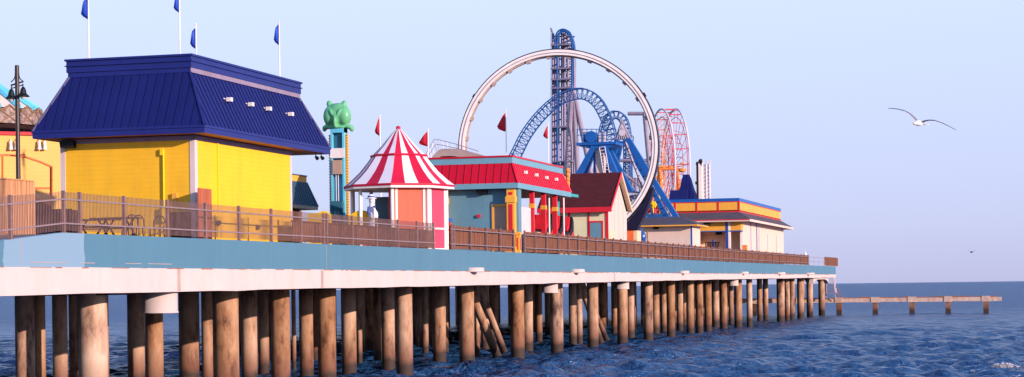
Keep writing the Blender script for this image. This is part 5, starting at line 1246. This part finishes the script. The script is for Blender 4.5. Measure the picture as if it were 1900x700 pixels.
# ------------------------------------------------------------------ seagull
def gull():
    d = ray(1705, 229); Zg = 34.; c = Vector((D, 0, H))+d*Zg; k = Zg/3600
    rt = Vector((cy_, sy_, 0)); fw = (Vector((-sy_, cy_, 0))); ez = Vector((0, 0, 1))
    def W(px, py, dp=0): return Vector((D, 0, H))+ray(px, py)*(Zg+dp)
    b = MB(); n = 14; ax = (-fw*.8-rt*.55).normalized()      # flying towards the viewer and to the left
    sd_ = ax.cross(ez).normalized(); u_ = sd_.cross(ax).normalized(); prof = [(-.24, .004, 0), (-.17, .022, 0), (-.08, .045, 0), (0, .055, 0), (.08, .05, 0), (.13, .036, 0), (.16, .032, 0), (.19, .031, 0), (.215, .02, 0), (.235, .009, 0), (.275, .003, 0)]
    vs = []; ms = []
    for s, r, _ in prof:
        for j in range(n): a = 2*math.pi*j/n; vs.append(c+ax*s+sd_*r*math.cos(a)+u_*(r*.9*math.sin(a)-(.012 if s > .14 else 0)))
    for i in range(len(prof)-1):
        for j in range(n): b.f.append((i*n+j, i*n+(j+1) % n, (i+1)*n+(j+1) % n, (i+1)*n+j)); b.m.append(3 if i >= 9 else 0)
    b.v += [tuple(v) for v in vs]
    # tail fan
    tp = c-ax*.22; b.add([tp+sd_*.02, tp-sd_*.02, tp-ax*.11-sd_*.06, tp-ax*.12, tp-ax*.11+sd_*.06, tp+sd_*.02-u_*.006, tp-sd_*.02-u_*.006, tp-ax*.11-sd_*.06-u_*.006, tp-ax*.12-u_*.006, tp-ax*.11+sd_*.06-u_*.006],
          [(0, 1, 2, 3, 4), (9, 8, 7, 6, 5), (0, 4, 9, 5), (4, 3, 8, 9), (3, 2, 7, 8), (2, 1, 6, 7), (1, 0, 5, 6)], 0)
    for pts in (((1703, 226), (1697, 218), (1690, 211), (1681, 206), (1668, 203), (1655, 201), (1644, 200.5)), ((1709, 228), (1717, 225), (1727, 223.5), (1737, 224), (1748, 228), (1759, 234), (1770, 241))):
        ch = [.125, .125, .118, .108, .088, .06, .014]; sw = [0, .03, .05, .04, 0, -.05, -.10]
        m_ = len(pts); vs = []
        for i, (px, py) in enumerate(pts):
            p = W(px, py); le = p+ax*(ch[i]*.5+sw[i]); te = p-ax*(ch[i]*.5-sw[i]); th = .010*(1-i/m_)+.003
            vs += [le, (le*2+te)/3+ez*th, te, (le*2+te)/3-ez*th]
        o_ = len(b.v); b.v += [tuple(v) for v in vs]
        for i in range(m_-1):
            for q in range(4): b.f.append(tuple(o_+x for x in (i*4+q, i*4+(q+1) % 4, (i+1)*4+(q+1) % 4, (i+1)*4+q))); b.m.append(2 if i >= m_-3 else 1)
        b.f.append(tuple(o_+q for q in range(4))); b.m.append(1); b.f.append(tuple(o_+(m_-1)*4+q for q in range(4))); b.m.append(2)
    single('seagull', b, ['gull white', 'gull grey', 'gull black', 'bill orange'], 'seagull gliding with long bent wings spread over the open sea', 'bird', smooth=False)
gull()
p = hit(1803, 468, y=150); b = MB(); b.ell(p, .1, .16, .07, 8, 6); b.add([p+Vector((0, 0, .03)), p+Vector((.35, .05, .15)), p+Vector((.1, .12, .04))], [(0, 1, 2)]); b.add([p+Vector((0, 0, .03)), p+Vector((-.35, .05, .13)), p+Vector((-.1, .12, .04))], [(0, 1, 2)])
single('distant_gull', b, 'gull grey', 'tiny far-off bird low over the horizon right of the jetty', 'bird')
# foam on a small breaking crest
random.seed(5); p = hit(1860, 682, z=.12); b = MB()
for i in range(130):
    u = random.gauss(0, .3); b.ell((p.x+u, p.y+random.gauss(0, .3)+u*.5, .12+random.uniform(0, .22)*math.exp(-u*u*3)), random.uniform(.03, .10), random.uniform(.03, .09), random.uniform(.015, .04), 6, 4)
o = bpy.data.objects.new('foam', b.mesh('foam', 'foam', (0, 0, 0), True)); col.objects.link(o); o['kind'] = 'stuff'
o['label'] = 'small patch of white foam on a breaking wave at the lower right'; o['category'] = 'foam'
